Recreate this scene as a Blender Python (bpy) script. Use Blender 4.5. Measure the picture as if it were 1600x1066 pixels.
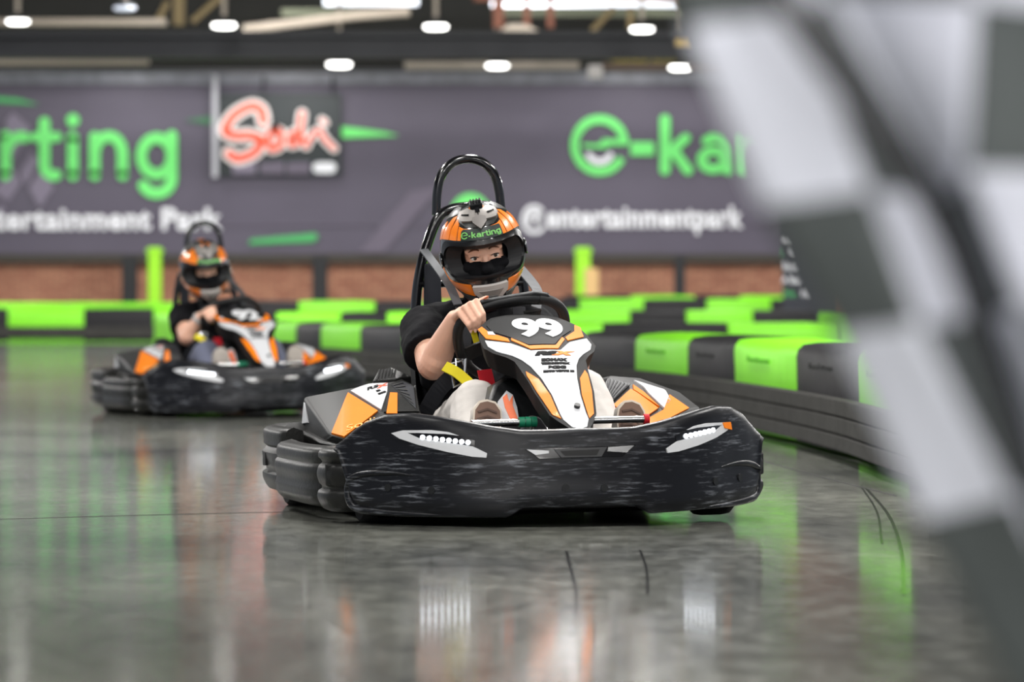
import bpy, bmesh, math, random
import numpy as np
from mathutils import Vector, Matrix, Euler, noise
from mathutils.bvhtree import BVHTree
random.seed(7)
for o in list(bpy.data.objects): bpy.data.objects.remove(o)
SC = bpy.context.scene
COL = SC.collection
PI = math.pi
rad = math.radians
V3 = Vector

# ------------------------------------------------------------------ camera, world, lights, exposure
CAMZ = .645
cd = bpy.data.cameras.new('camera'); cam = bpy.data.objects.new('camera', cd); COL.objects.link(cam)
cam.location = (0, 0, CAMZ); cam.rotation_euler = (PI/2, 0, 0)
cd.sensor_width = 36; cd.lens = 6600/1600*36; cd.shift_y = -63/1600; cd.clip_end = 300; cd.clip_start = .05
cd.dof.use_dof = True; cd.dof.focus_distance = 12.7; cd.dof.aperture_fstop = 3.9
SC.camera = cam
w = bpy.data.worlds.new('world'); SC.world = w; w.use_nodes = True
w.node_tree.nodes['Background'].inputs[0].default_value = (.80, .88, 1, 1)
w.node_tree.nodes['Background'].inputs[1].default_value = .26
SC.view_settings.view_transform = 'Standard'; SC.view_settings.look = 'None'
SC.view_settings.gamma = 1; SC.view_settings.use_curve_mapping = False
SC.view_settings.exposure = .55

def area(name, loc, size, energy, rot=(0, 0, 0), col=(1, .98, .95)):
    d = bpy.data.lights.new(name, 'AREA'); d.shape = 'DISK'; d.size = size; d.energy = energy; d.color = col
    o = bpy.data.objects.new(name, d); COL.objects.link(o); o.location = loc; o.rotation_euler = rot; return o
for yy in (-9, -5, 0, 5, 10, 15, 20):
    for xx in (-4.4, 0, 4.4):
        area('unseen_hall_light', (xx+.6, yy, 5.0), .9, 230 if yy < 0 else (88 if yy < 12 else 165))  # unseen; rows behind the camera added to brighten the flag and kart fronts
for yy in (27, 36, 46, 56, 66):
    for xx in (-12, 12):
        area('unseen_hall_light', (xx, yy, 5.6), 1.0, 500)  # unseen side lights, set wide to keep streaks off the floor
for yy in (30, 40, 50, 60):
    for xx in (-3.5, 2.5):
        area('unseen_hall_light', (xx, yy, 5.6), .9, 260, (rad(38), 0, 0))  # added above view, tilted to brighten barrier fronts without floor streaks
for xx in (-9, -4.5, 0, 4.5, 9):
    area('added_wall_light', (xx, 70.5, 5.9), .9, 130, (rad(48), 0, 0))  # added lights to brighten the back wall, tilted away from the floor
for px in (185, 440, 985):
    area('wall_lamp', ((px-800)/6600*76.2, 76.2, 5.15), .5, 25)

# ------------------------------------------------------------------ materials
def lin(c):
    return tuple(((x/12.92) if x <= .04045 else ((x+.055)/1.055)**2.4) for x in [k/255 for k in c])
MATS = {}
def mat(name, rgb, rough=.5, metal=0, coat=0, emit=None, estr=0, spec=.5, nz=0, nscale=20, bump=0, bscale=60):
    if name in MATS: return MATS[name]
    m = bpy.data.materials.new(name); m.use_nodes = True; nt = m.node_tree
    b = nt.nodes['Principled BSDF']; c = lin(rgb)
    b.inputs['Base Color'].default_value = (*c, 1); b.inputs['Roughness'].default_value = rough
    b.inputs['Metallic'].default_value = metal; b.inputs['Coat Weight'].default_value = coat
    b.inputs['Coat Roughness'].default_value = .08; b.inputs['Specular IOR Level'].default_value = spec
    if emit: b.inputs['Emission Color'].default_value = (*lin(emit), 1); b.inputs['Emission Strength'].default_value = estr
    if nz or bump:
        tc = nt.nodes.new('ShaderNodeTexCoord')
        if nz:
            n = nt.nodes.new('ShaderNodeTexNoise'); n.inputs['Scale'].default_value = nscale; n.inputs['Detail'].default_value = 5
            nt.links.new(tc.outputs['Object'], n.inputs['Vector'])
            r = nt.nodes.new('ShaderNodeMix'); r.data_type = 'RGBA'
            r.inputs[6].default_value = (*[x*(1-nz) for x in c], 1); r.inputs[7].default_value = (*[min(1, x*(1+nz)) for x in c], 1)
            nt.links.new(n.outputs['Fac'], r.inputs[0]); nt.links.new(r.outputs[2], b.inputs['Base Color'])
        if bump:
            n = nt.nodes.new('ShaderNodeTexNoise'); n.inputs['Scale'].default_value = bscale; n.inputs['Detail'].default_value = 4
            nt.links.new(tc.outputs['Object'], n.inputs['Vector'])
            bp = nt.nodes.new('ShaderNodeBump'); bp.inputs['Strength'].default_value = bump; bp.inputs['Distance'].default_value = .01
            nt.links.new(n.outputs['Fac'], bp.inputs['Height']); nt.links.new(bp.outputs[0], b.inputs['Normal'])
    MATS[name] = m; return m

def scratched():
    m = bpy.data.materials.new('scuffed black plastic'); m.use_nodes = True; nt = m.node_tree; L = nt.links
    b = nt.nodes['Principled BSDF']
    tc = nt.nodes.new('ShaderNodeTexCoord')
    def nz(scale, sc, det):
        mp = nt.nodes.new('ShaderNodeMapping'); mp.inputs['Scale'].default_value = sc
        L.new(tc.outputs['Object'], mp.inputs['Vector'])
        n = nt.nodes.new('ShaderNodeTexNoise'); n.inputs['Scale'].default_value = scale; n.inputs['Detail'].default_value = det
        n.inputs['Roughness'].default_value = .65
        L.new(mp.outputs[0], n.inputs['Vector']); return n
    n1 = nz(13, (1, 1, 9), 7); n2 = nz(4.5, (1, 1, 2.0), 3)
    r1 = nt.nodes.new('ShaderNodeMapRange'); r1.inputs[1].default_value = .52; r1.inputs[2].default_value = .74
    L.new(n1.outputs['Fac'], r1.inputs[0])
    r2 = nt.nodes.new('ShaderNodeMapRange'); r2.inputs[1].default_value = .42; r2.inputs[2].default_value = .66
    L.new(n2.outputs['Fac'], r2.inputs[0])
    mu = nt.nodes.new('ShaderNodeMath'); mu.operation = 'MULTIPLY'; L.new(r1.outputs[0], mu.inputs[0]); L.new(r2.outputs[0], mu.inputs[1])
    mx = nt.nodes.new('ShaderNodeMix'); mx.data_type = 'RGBA'
    mx.inputs[6].default_value = (*lin((16, 17, 22)), 1); mx.inputs[7].default_value = (*lin((150, 154, 162)), 1)
    L.new(mu.outputs[0], mx.inputs[0]); L.new(mx.outputs[2], b.inputs['Base Color'])
    b.inputs['Roughness'].default_value = .34; b.inputs['Specular IOR Level'].default_value = .3
    bp = nt.nodes.new('ShaderNodeBump'); bp.inputs['Strength'].default_value = .12; bp.inputs['Distance'].default_value = .004
    L.new(n1.outputs['Fac'], bp.inputs['Height']); L.new(bp.outputs[0], b.inputs['Normal'])
    return m
def carbon():
    m = bpy.data.materials.new('carbon weave'); m.use_nodes = True; nt = m.node_tree; L = nt.links
    b = nt.nodes['Principled BSDF']; tc = nt.nodes.new('ShaderNodeTexCoord')
    ch = nt.nodes.new('ShaderNodeTexChecker'); ch.inputs['Scale'].default_value = 180
    ch.inputs[1].default_value = (*lin((36, 36, 37)), 1); ch.inputs[2].default_value = (*lin((58, 58, 57)), 1)
    L.new(tc.outputs['Object'], ch.inputs[0]); L.new(ch.outputs[0], b.inputs['Base Color'])
    b.inputs['Roughness'].default_value = .5; b.inputs['Specular IOR Level'].default_value = .25
    return m
def brick():
    m = bpy.data.materials.new('red brick'); m.use_nodes = True; nt = m.node_tree; L = nt.links
    b = nt.nodes['Principled BSDF']; tc = nt.nodes.new('ShaderNodeTexCoord')
    mp = nt.nodes.new('ShaderNodeMapping'); mp.inputs['Rotation'].default_value = (PI/2, 0, 0)
    L.new(tc.outputs['Object'], mp.inputs[0])
    br = nt.nodes.new('ShaderNodeTexBrick'); br.inputs['Scale'].default_value = 1
    br.inputs['Brick Width'].default_value = .24; br.inputs['Row Height'].default_value = .085; br.inputs['Mortar Size'].default_value = .014
    br.inputs['Color1'].default_value = (*lin((206, 146, 116)), 1); br.inputs['Color2'].default_value = (*lin((178, 116, 92)), 1)
    br.inputs['Mortar'].default_value = (*lin((134, 102, 86)), 1)
    L.new(mp.outputs[0], br.inputs['Vector'])
    n = nt.nodes.new('ShaderNodeTexNoise'); n.inputs['Scale'].default_value = .9; L.new(tc.outputs['Object'], n.inputs['Vector'])
    mx = nt.nodes.new('ShaderNodeMix'); mx.data_type = 'RGBA'; mx.blend_type = 'MULTIPLY'; mx.inputs[0].default_value = .5
    L.new(br.outputs['Color'], mx.inputs[6]); L.new(n.outputs['Fac'], mx.inputs[7]); L.new(mx.outputs[2], b.inputs['Base Color'])
    b.inputs['Roughness'].default_value = .9; return m
def concrete():
    m = bpy.data.materials.new('polished concrete'); m.use_nodes = True; nt = m.node_tree; L = nt.links
    b = nt.nodes['Principled BSDF']; tc = nt.nodes.new('ShaderNodeTexCoord')
    def nz(s, d, sc=(1, 1, 1)):
        mp = nt.nodes.new('ShaderNodeMapping'); mp.inputs['Scale'].default_value = sc; L.new(tc.outputs['Object'], mp.inputs[0])
        n = nt.nodes.new('ShaderNodeTexNoise'); n.inputs['Scale'].default_value = s; n.inputs['Detail'].default_value = d
        n.inputs['Roughness'].default_value = .6; L.new(mp.outputs[0], n.inputs['Vector']); return n
    a, c, g = nz(.9, 7, (1, .45, 1)), nz(14, 5, (1, .35, 1)), nz(90, 2)
    m1 = nt.nodes.new('ShaderNodeMix'); m1.data_type = 'RGBA'
    m1.inputs[6].default_value = (*lin((78, 81, 79)), 1); m1.inputs[7].default_value = (*lin((150, 151, 141)), 1)
    r = nt.nodes.new('ShaderNodeMapRange'); r.inputs[1].default_value = .32; r.inputs[2].default_value = .68
    L.new(a.outputs['Fac'], r.inputs[0]); L.new(r.outputs[0], m1.inputs[0])
    m2 = nt.nodes.new('ShaderNodeMix'); m2.data_type = 'RGBA'; m2.blend_type = 'OVERLAY'; m2.inputs[0].default_value = .32
    L.new(m1.outputs[2], m2.inputs[6]); L.new(c.outputs['Fac'], m2.inputs[7])
    L.new(m2.outputs[2], b.inputs['Base Color'])
    b.inputs['Coat Weight'].default_value = .55; b.inputs['Coat Roughness'].default_value = .085
    rr = nt.nodes.new('ShaderNodeMapRange'); rr.inputs[1].default_value = .3; rr.inputs[2].default_value = .7
    rr.inputs[3].default_value = .11; rr.inputs[4].default_value = .23
    L.new(c.outputs['Fac'], rr.inputs[0]); L.new(rr.outputs[0], b.inputs['Roughness'])
    bp = nt.nodes.new('ShaderNodeBump'); bp.inputs['Strength'].default_value = .02; bp.inputs['Distance'].default_value = .002
    L.new(g.outputs['Fac'], bp.inputs['Height']); L.new(bp.outputs[0], b.inputs['Normal'])
    return m
M_SCR = scratched(); M_CARB = carbon()
M_BLK = mat('black plastic', (24, 25, 27), .42, spec=.35, bump=.1, bscale=120)
M_DGREY = mat('worn grey black plastic', (34, 34, 33), .42, spec=.22, nz=.4, nscale=14, bump=.15, bscale=60)
M_GLOSSBLK = mat('gloss black paint', (14, 14, 17), .18, coat=.6)
M_OR = mat('orange gloss', (252, 132, 16), .55, coat=.04, spec=.2, nz=.08, nscale=30)
M_WH = mat('white gloss', (206, 207, 210), .5, coat=.05, spec=.3, nz=.04, nscale=60)
M_INK = mat('black print', (14, 14, 16), .7, spec=.1)
M_CHROME = mat('brushed steel', (205, 205, 205), .25, metal=1)
M_TYRE = mat('tyre rubber', (22, 22, 22), .75)
M_RED = mat('red fabric', (215, 22, 40), .7)
M_YEL = mat('yellow webbing', (232, 214, 20), .7)
M_LED = mat('white led', (255, 255, 255), .3, emit=(240, 246, 255), estr=5)
M_SKIN = mat('skin', (238, 186, 160), .5, nz=.12, nscale=25)
M_BLKFAB = mat('black cotton', (13, 13, 17), .9, bump=.08, bscale=220, spec=.2)
M_GREEN = mat('bright green vinyl', (128, 226, 26), .5, nz=.10, nscale=6, bump=.4, bscale=9)
M_PADBLK = mat('black vinyl', (32, 31, 34), .55, spec=.25, nz=.15, nscale=8, bump=.4, bscale=9)
M_WOOD = mat('weathered dark planks', (58, 57, 55), .85, spec=.2, nz=.5, nscale=9, bump=.4, bscale=30)
M_SIGNGRN = mat('sign green', (112, 228, 118), .6)
M_SIGNWH = mat('sign white', (235, 236, 242), .6)

# ------------------------------------------------------------------ mesh helpers
def link(name, me, m=None, parent=None, smooth=True, ang=40, bevel=0):
    if m is not None and len(me.materials) == 0: me.materials.append(m)
    if smooth:
        me.polygons.foreach_set('use_smooth', [True]*len(me.polygons))
        me.set_sharp_from_angle(angle=rad(ang))
    o = bpy.data.objects.new(name, me); COL.objects.link(o)
    if parent is not None: o.parent = parent
    if bevel:
        b = o.modifiers.new('bevel', 'BEVEL'); b.width = bevel; b.segments = 2; b.limit_method = 'ANGLE'; b.angle_limit = rad(35)
    return o
class MB:
    def __init__(s): s.v = []; s.f = []
    def add(s, vs, fs):
        n = len(s.v); s.v += [tuple(p) for p in vs]; s.f += [tuple(i+n for i in f) for f in fs]; return s
    def mesh(s):
        me = bpy.data.meshes.new('mesh'); me.from_pydata(s.v, [], s.f); me.update()
        bm = bmesh.new(); bm.from_mesh(me); bmesh.ops.recalc_face_normals(bm, faces=bm.faces); bm.to_mesh(me); bm.free(); return me
    def build(s, name, m, parent=None, **k): return link(name, s.mesh(), m, parent, **k)
def loft(rings, closed=True, caps=True, loop=False):
    n = len(rings[0]); vs = [p for r in rings for p in r]; fs = []
    R = len(rings)
    for i in range(R if loop else R-1):
        j = (i+1) % R
        for k in range(n if closed else n-1):
            l = (k+1) % n
            fs.append((i*n+k, i*n+l, j*n+l, j*n+k))
    if caps and closed and not loop:
        fs.append(tuple(range(n-1, -1, -1))); fs.append(tuple((R-1)*n+k for k in range(n)))
    return vs, fs
def catmull(pts, sub=6, closed=False):
    P = [V3(p) for p in pts]; n = len(P); out = []
    rng = n if closed else n-1
    for i in range(rng):
        p1, p2 = P[i], P[(i+1) % n]
        p0 = P[(i-1) % n] if (closed or i > 0) else p1*2-p2
        p3 = P[(i+2) % n] if (closed or i < n-2) else p2*2-p1
        for k in range(sub):
            t = k/sub
            out.append(.5*((2*p1)+(p2-p0)*t+(2*p0-5*p1+4*p2-p3)*t*t+(3*p1-p0-3*p2+p3)*t**3))
    if not closed: out.append(P[-1])
    return out
def tube(pts, r, seg=10, closed=False, sx=1.0):
    P = [V3(p) for p in pts]; n = len(P)
    T = []
    for i in range(n):
        a = P[(i-1) % n] if (closed or i) else P[0]; b = P[(i+1) % n] if (closed or i < n-1) else P[-1]
        T.append((b-a).normalized())
    up = V3((0, 0, 1)) if abs(T[0].z) < .9 else V3((0, 1, 0))
    N = (up - T[0]*up.dot(T[0])).normalized(); rings = []
    for i in range(n):
        N = (N - T[i]*N.dot(T[i])).normalized(); B = T[i].cross(N)
        rr = r[i] if isinstance(r, (list, tuple)) else r
        rings.append([P[i]+(N*math.cos(2*PI*k/seg)*sx+B*math.sin(2*PI*k/seg))*rr for k in range(seg)])
    return loft(rings, True, True, closed)
def box(c, s, rot=None):
    x, y, z = [k/2 for k in s]; vs = [V3((a*x, b*y, d*z)) for a in (-1, 1) for b in (-1, 1) for d in (-1, 1)]
    if rot is not None: vs = [rot @ p for p in vs]
    vs = [p+V3(c) for p in vs]
    return vs, [(0, 1, 3, 2), (4, 6, 7, 5), (0, 4, 5, 1), (2, 3, 7, 6), (0, 2, 6, 4), (1, 5, 7, 3)]
def cyl(p0, p1, r, seg=16, r2=None): return tube([p0, p1], [r, r if r2 is None else r2], seg)
def hull(pts):
    bm = bmesh.new()
    for p in pts: bm.verts.new(p)
    g = bmesh.ops.convex_hull(bm, input=bm.verts)
    dead = [x for x in list(g['geom_interior'])+list(g['geom_unused']) if isinstance(x, bmesh.types.BMVert)]
    bmesh.ops.delete(bm, geom=list(set(dead)), context='VERTS')
    bmesh.ops.recalc_face_normals(bm, faces=bm.faces)
    bm.verts.index_update()
    vs = [v.co.copy() for v in bm.verts]; fs = [tuple(v.index for v in f.verts) for f in bm.faces]; bm.free(); return vs, fs
def poly2(pts): return [tuple(p) for p in pts], [tuple(range(len(pts)))]
def join2(*ms):
    V, Fc = [], []
    for v, f in ms:
        n = len(V); V += list(v); Fc += [tuple(i+n for i in q) for q in f]
    return V, Fc
def xf2(m2, sx=1, sy=None, dx=0, dy=0, rot=0):
    sy = sx if sy is None else sy; c, s = math.cos(rot), math.sin(rot)
    return [((x*sx)*c-(y*sy)*s+dx, (x*sx)*s+(y*sy)*c+dy) for x, y in m2[0]], m2[1]
def ribbon2(pts, w, closed=False, caps=True, w2=None):
    P = [V3((p[0], p[1], 0)) for p in pts]; n = len(P); V, Fc = [], []
    for i in range(n):
        a = P[(i-1) % n] if (closed or i) else P[0]; b = P[(i+1) % n] if (closed or i < n-1) else P[-1]
        t = (b-a).normalized(); nn = V3((-t.y, t.x, 0))
        ww = w if w2 is None else w+(w2-w)*i/(n-1)
        V += [tuple((P[i]+nn*ww/2).xy), tuple((P[i]-nn*ww/2).xy)]
    for i in range(n if closed else n-1):
        j = (i+1) % n; Fc.append((2*i, 2*i+1, 2*j+1, 2*j))
    m = (V, Fc)
    if caps and not closed:
        for p, ww in ((P[0], w), (P[-1], w if w2 is None else w2)):
            m = join2(m, ([(p.x+ww/2*math.cos(2*PI*k/14), p.y+ww/2*math.sin(2*PI*k/14)) for k in range(14)], [tuple(range(14))]))
    return m
def arc2(cx, cy, r, a0, a1, n=20, ry=None):
    ry = r if ry is None else ry
    return [(cx+r*math.cos(rad(a0+(a1-a0)*k/n)), cy+ry*math.sin(rad(a0+(a1-a0)*k/n))) for k in range(n+1)]
def text2(s, size=1, bold=0, shear=0, space=1, align='CENTER'):
    c = bpy.data.curves.new('t', 'FONT'); c.body = s; c.size = size; c.offset = bold; c.shear = shear; c.space_character = space
    c.align_x = align; c.align_y = 'CENTER'; c.resolution_u = 6
    o = bpy.data.objects.new('t', c); COL.objects.link(o)
    dg = bpy.context.evaluated_depsgraph_get(); me = bpy.data.meshes.new_from_object(o.evaluated_get(dg))
    m = ([(v.co.x, v.co.y) for v in me.vertices], [tuple(p.vertices) for p in me.polygons])
    bpy.data.objects.remove(o); bpy.data.curves.remove(c); bpy.data.meshes.remove(me); return m
def wrap(m2, f, off=.003, thick=.006, step=None):
    """2-D polygons cut on a grid, laid onto the surface f(a,b,h), with thickness"""
    bm = bmesh.new(); vs = [bm.verts.new((x, y, 0)) for x, y in m2[0]]
    for q in m2[1]:
        try: bm.faces.new([vs[i] for i in q])
        except ValueError: pass
    bm.normal_update()
    bmesh.ops.triangulate(bm, faces=[q for q in bm.faces if len(q.verts) > 3])
    if step:
        for ax in (0, 1):
            lo = min(v.co[ax] for v in bm.verts); hi = max(v.co[ax] for v in bm.verts)
            k = math.floor(lo/step)+1
            while k*step < hi:
                co = [0, 0, 0]; co[ax] = k*step; no = [0, 0, 0]; no[ax] = 1
                bmesh.ops.bisect_plane(bm, geom=list(bm.verts)+list(bm.edges)+list(bm.faces), plane_co=co, plane_no=no, dist=1e-6)
                k += 1
    bmesh.ops.remove_doubles(bm, verts=bm.verts, dist=1e-6)
    bm.verts.index_update()
    P = [(v.co.x, v.co.y) for v in bm.verts]; Fc = [tuple(v.index for v in q.verts) for q in bm.faces]
    E = [(e.verts[0].index, e.verts[1].index) for e in bm.edges if len(e.link_faces) == 1]
    par = list(range(len(P)))
    def find(i):
        while par[i] != i: par[i] = par[par[i]]; i = par[i]
        return i
    for q in Fc:
        for i in q[1:]: par[find(i)] = find(q[0])
    ids = {}; lev = [ids.setdefault(find(i), len(ids)) % 7 for i in range(len(P))]
    bm.free(); n = len(P); ee = thick*.08
    top = [f(a, b, off+ee*lev[i]) for i, (a, b) in enumerate(P)]
    if thick <= 0: return top, Fc
    bot = [f(a, b, off-thick) for a, b in P]
    return top+bot, Fc+[tuple(i+n for i in reversed(q)) for q in Fc]+[(a, b, b+n, a+n) for a, b in E]
def put(name, m2, f, m, parent, off=.003, thick=.006, step=None, **k):
    return MB().add(*wrap(m2, f, off, thick, step)).build(name, m, parent, **k)
def flat(O, X, Y):
    O, X, Y = V3(O), V3(X), V3(Y); N = X.cross(Y).normalized()
    return lambda a, b, h=0: O+X*a+Y*b+N*h
def panel3(pts, off=.004, thick=.012, out=None):
    P = [V3(p) for p in pts]; n = V3((0, 0, 0))
    for i in range(len(P)): n += P[i].cross(P[(i+1) % len(P)])
    n.normalize()
    if out is not None and n.dot(V3(out)) < 0: n = -n
    k = len(P); vs = [p+n*off for p in P]+[p+n*(off-thick) for p in P]
    return vs, [tuple(range(k)), tuple(range(2*k-1, k-1, -1))]+[(i, (i+1) % k, (i+1) % k+k, i+k) for i in range(k)]
def caps(p0, r0, p1, r1, seg=14):
    p0, p1 = V3(p0), V3(p1); d = (p1-p0); L = d.length or 1e-6; t = d/L
    pts, rs = [], []
    for k in range(5):
        a = PI/2*(k/4); pts.append(p0-t*r0*math.cos(a)); rs.append(max(1e-4, r0*math.sin(a)))
    for k in range(1, 6):
        a = PI/2*(k/5); pts.append(p1+t*r1*math.sin(a)); rs.append(max(1e-4, r1*math.cos(a)))
    return tube(pts, rs, seg)
def ell(c, r, rot=None, seg=20):
    rings = []
    for i in range(1, 12):
        a = PI*i/12
        rings.append([V3((r[0]*math.sin(a)*math.cos(2*PI*k/seg), r[1]*math.sin(a)*math.sin(2*PI*k/seg), -r[2]*math.cos(a))) for k in range(seg)])
    vs, fs = loft(rings)
    return [((rot @ p) if rot is not None else p)+V3(c) for p in vs], fs
def fuse(mb, voxel, smooth=3, folds=0, fsize=.08):
    """union of overlapping closed shapes as one continuous skin"""
    o = bpy.data.objects.new('t', mb.mesh()); COL.objects.link(o)
    r = o.modifiers.new('r', 'REMESH'); r.mode = 'VOXEL'; r.voxel_size = voxel
    s = o.modifiers.new('s', 'SMOOTH'); s.factor = .5; s.iterations = smooth
    if folds:
        tx = bpy.data.textures.new('folds', 'CLOUDS'); tx.noise_scale = fsize; tx.noise_depth = 2
        d = o.modifiers.new('d', 'DISPLACE'); d.texture = tx; d.strength = folds; d.mid_level = .5; d.texture_coords = 'LOCAL'
    dg = bpy.context.evaluated_depsgraph_get(); me = bpy.data.meshes.new_from_object(o.evaluated_get(dg))
    bpy.data.objects.remove(o); return me
def thing(name, label, cat, loc=(0, 0, 0), rot=(0, 0, 0), group=None):
    o = bpy.data.objects.new(name, None); COL.objects.link(o); o.location = loc; o.rotation_euler = rot
    o.empty_display_size = .1
    return tag(o, label, cat, group)
def tag(o, label, cat, group=None, kind=None):
    o['label'] = label; o['category'] = cat
    if group: o['group'] = group
    if kind: o['kind'] = kind
    return o
def struct(o, label=None):
    o['kind'] = 'structure'
    if label: o['label'] = label
    return o

# ------------------------------------------------------------------ rounded lettering
def glyph(ch):
    R = ribbon2
    W = .26
    if ch == 'k': return join2(R([(0, .05), (0, 1.48)], W), R([(.08, .5), (.52, .95)], W), R([(.22, .6), (.58, .05)], W)), .86
    if ch == 'a': return join2(R(arc2(.36, .34, .29, 0, 360, 24, .26)[:-1], W, True), R([(.72, .05), (.72, .55)]+arc2(.40, .60, .32, 0, 130, 12, .36), W)), 1.1
    if ch == 'r': return join2(R([(0, .05), (0, .98)], W), R(arc2(.36, .5, .36, 180, 75, 10, .46), W)), .62
    if ch == 't': return join2(R([(.22, 1.3), (.22, .3)]+arc2(.44, .28, .22, 180, 285, 8, .24), W), R([(0, .95), (.52, .95)], W*.9)), .78
    if ch == 'i': return join2(R([(0, .05), (0, .95)], W), R([(0, 1.34), (0, 1.36)], W*1.15)), .36
    if ch == 'n': return join2(R([(0, .05), (0, .95)], W), R(arc2(.33, .55, .33, 180, 0, 14, .42)+[(.66, .05)], W)), 1.02
    if ch == 'g': return join2(R(arc2(.36, .5, .36, 0, 360, 28, .43)[:-1], W, True), R([(.72, .98), (.72, .0)]+arc2(.36, -.02, .36, 0, -150, 14, .36), W)), 1.1
    if ch == '-': return R([(0, .5), (.36, .5)], W*1.2, caps=False), .72
    return ([], []), .4
def word(s):
    out = ([], []); x = 0
    for ch in s:
        g, adv = glyph(ch); out = join2(out, xf2(g, 1, 1, x, 0)); x += adv
    return out, x
def logo_e():
    """ring of the round letter e with a lightning bolt bar, radius 1"""
    return join2(ribbon2(arc2(0, 0, .85, 8, 330, 44), .28, caps=False),
                 poly2([(.98, .0), (.98, .2), (.1, .2), (-.02, .04), (-.6, .04), (-.6, -.06), (.2, -.1), (.35, .0)]))
def logo_smile(): return ribbon2(arc2(0, -.22, .38, 200, 340, 14, .32), .2)

# ------------------------------------------------------------------ the setting
fl = MB().add(*box((0, 38, -.05), (44, 96, .1))).build('floor', concrete(), smooth=False); struct(fl)
M_BRICK = brick()
WY = 78
struct(MB().add(*box((0, WY+.2, 3.3), (40, .4, 6.7))).build('wall_back', M_BRICK, smooth=False))
struct(MB().add(*box((0, WY-.06, 5.75), (40, .12, 1.9))).build('wall_upper', mat('dark upper cladding', (26, 26, 23), .8, nz=.3, nscale=2), smooth=False))
M_CEIL = mat('dark roof sheet', (28, 28, 25), .8, nz=.3, nscale=3)
struct(MB().add(*box((0, 34, 6.75), (44, 92, .1))).build('ceiling', M_CEIL, smooth=False))
M_NAVY = mat('dark navy steel', (13, 16, 25), .6, nz=.2, nscale=2)
M_DARKST = mat('near black steel', (15, 17, 22), .6)
M_BEIGE = mat('pale primed steel', (150, 140, 128), .6, nz=.15, nscale=2)
M_BROWN = mat('rust brown steel', (112, 66, 48), .7)
M_CLAD = mat('crinkled foil insulation', (120, 122, 132), .45, nz=.6, nscale=4, bump=.6, bscale=6)
def P2W(px, py, D): return V3(((px-800)/6600*D, D, CAMZ-(py-470)/6600*D))
def zz(py, D): return CAMZ-(py-470)/6600*D
def beam(name, x0, x1, D, y0, y1, m, dep=.25, slope=0):
    z0, z1 = zz(y1, D), zz(y0, D)
    a, b = (x0-800)/6600*D, (x1-800)/6600*D
    vs, fs = box(((a+b)/2, D, (z0+z1)/2), (b-a, dep, z1-z0))
    vs = [V3((p.x, p.y, p.z-slope*(p.x-a)/6600*D/(D/6600))) for p in vs]
    return struct(MB().add(vs, fs).build(name, m, smooth=False, bevel=.01))
# girder: web with two flanges
D = 60
g = MB()
for (y0, y1, dep) in ((50, 60, .5), (60, 84, .1), (84, 92, .5)):
    g.add(*box((0, D, (zz(y0, D)+zz(y1, D))/2), (26, dep, zz(y0, D)-zz(y1, D))))
struct(g.build('roof_beam', M_NAVY, smooth=False))
beam('roof_beam', -80, 260, 64, 30, 40, M_BEIGE, .3)
beam('roof_beam', -80, 236, 66, 62, 72, M_BEIGE, .25)
beam('roof_beam', 308, 560, 66, 63, 74, M_BEIGE, .25)
beam('roof_beam', 676, 900, 66, 72, 82, M_BEIGE, .25)
beam('roof_beam', -80, 232, 70, 90, 101, M_BEIGE, .25)
beam('roof_beam', 632, 905, 70, 97, 108, M_BEIGE, .25)
beam('roof_beam', 940, 1400, 70, 99, 110, mat('dull brown steel', (96, 78, 68), .7), .25)
beam('roof_beam', -100, 1700, 75.5, 74, 88, M_DARKST, .5)
beam('roof_beam', -100, 1700, 74, 108, 113, M_DARKST, .3)
struct(MB().add(*tube([P2W(380, 46, 63), P2W(560, 24, 63), P2W(640, 18, 63)], .07, 8)).build('roof_brace', M_BEIGE))
for a, b in (((246, 34), (262, 2)), ((300, 34), (345, -6)), ((925, 48), (960, 10)), ((985, 45), (985, 10))):
    struct(MB().add(*tube([P2W(*a, 66), P2W(*b, 66)], .05, 8)).build('roof_brace', mat('tan timber', (128, 112, 80), .8)))
struct(MB().add(*box(P2W(280, 15, 67), (.17, .2, .5))).build('roof_brace', MATS['tan timber'], smooth=False))
for x in (779, 823, 860):
    struct(MB().add(*box(P2W(x, 12, 65), (.1 if x > 800 else .16, .15, .62))).build('roof_hanger', M_BROWN, smooth=False))
beam('roof_beam', 740, 1060, 65, -12, 2, M_BROWN, .3)
struct(MB().add(*hull([P2W(780, 50, 62), P2W(845, 50, 62), P2W(795, 37, 62), P2W(822, 38, 62), P2W(785, 50, 62.4), P2W(840, 50, 62.4), P2W(810, 37, 62.4)])).build('roof_plate', M_BEIGE, smooth=False))
struct(MB().add(*box((P2W(580, 3, 72)), (1.6, .1, .12))).build('window_1', mat('daylit roof strip', (225, 230, 240), .5, emit=(225, 232, 245), estr=.9), smooth=False))
struct(MB().add(*box((P2W(915, 4, 72)), (3.2, .1, .14))).build('window_2', MATS['daylit roof strip'], smooth=False))
beam('roof_beam', 770, 1070, 73, 14, 26, mat('olive painted steel', (92, 96, 78), .7), .2)
beam('roof_beam', 440, 640, 73, 14, 26, MATS['olive painted steel'], .2)
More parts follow.
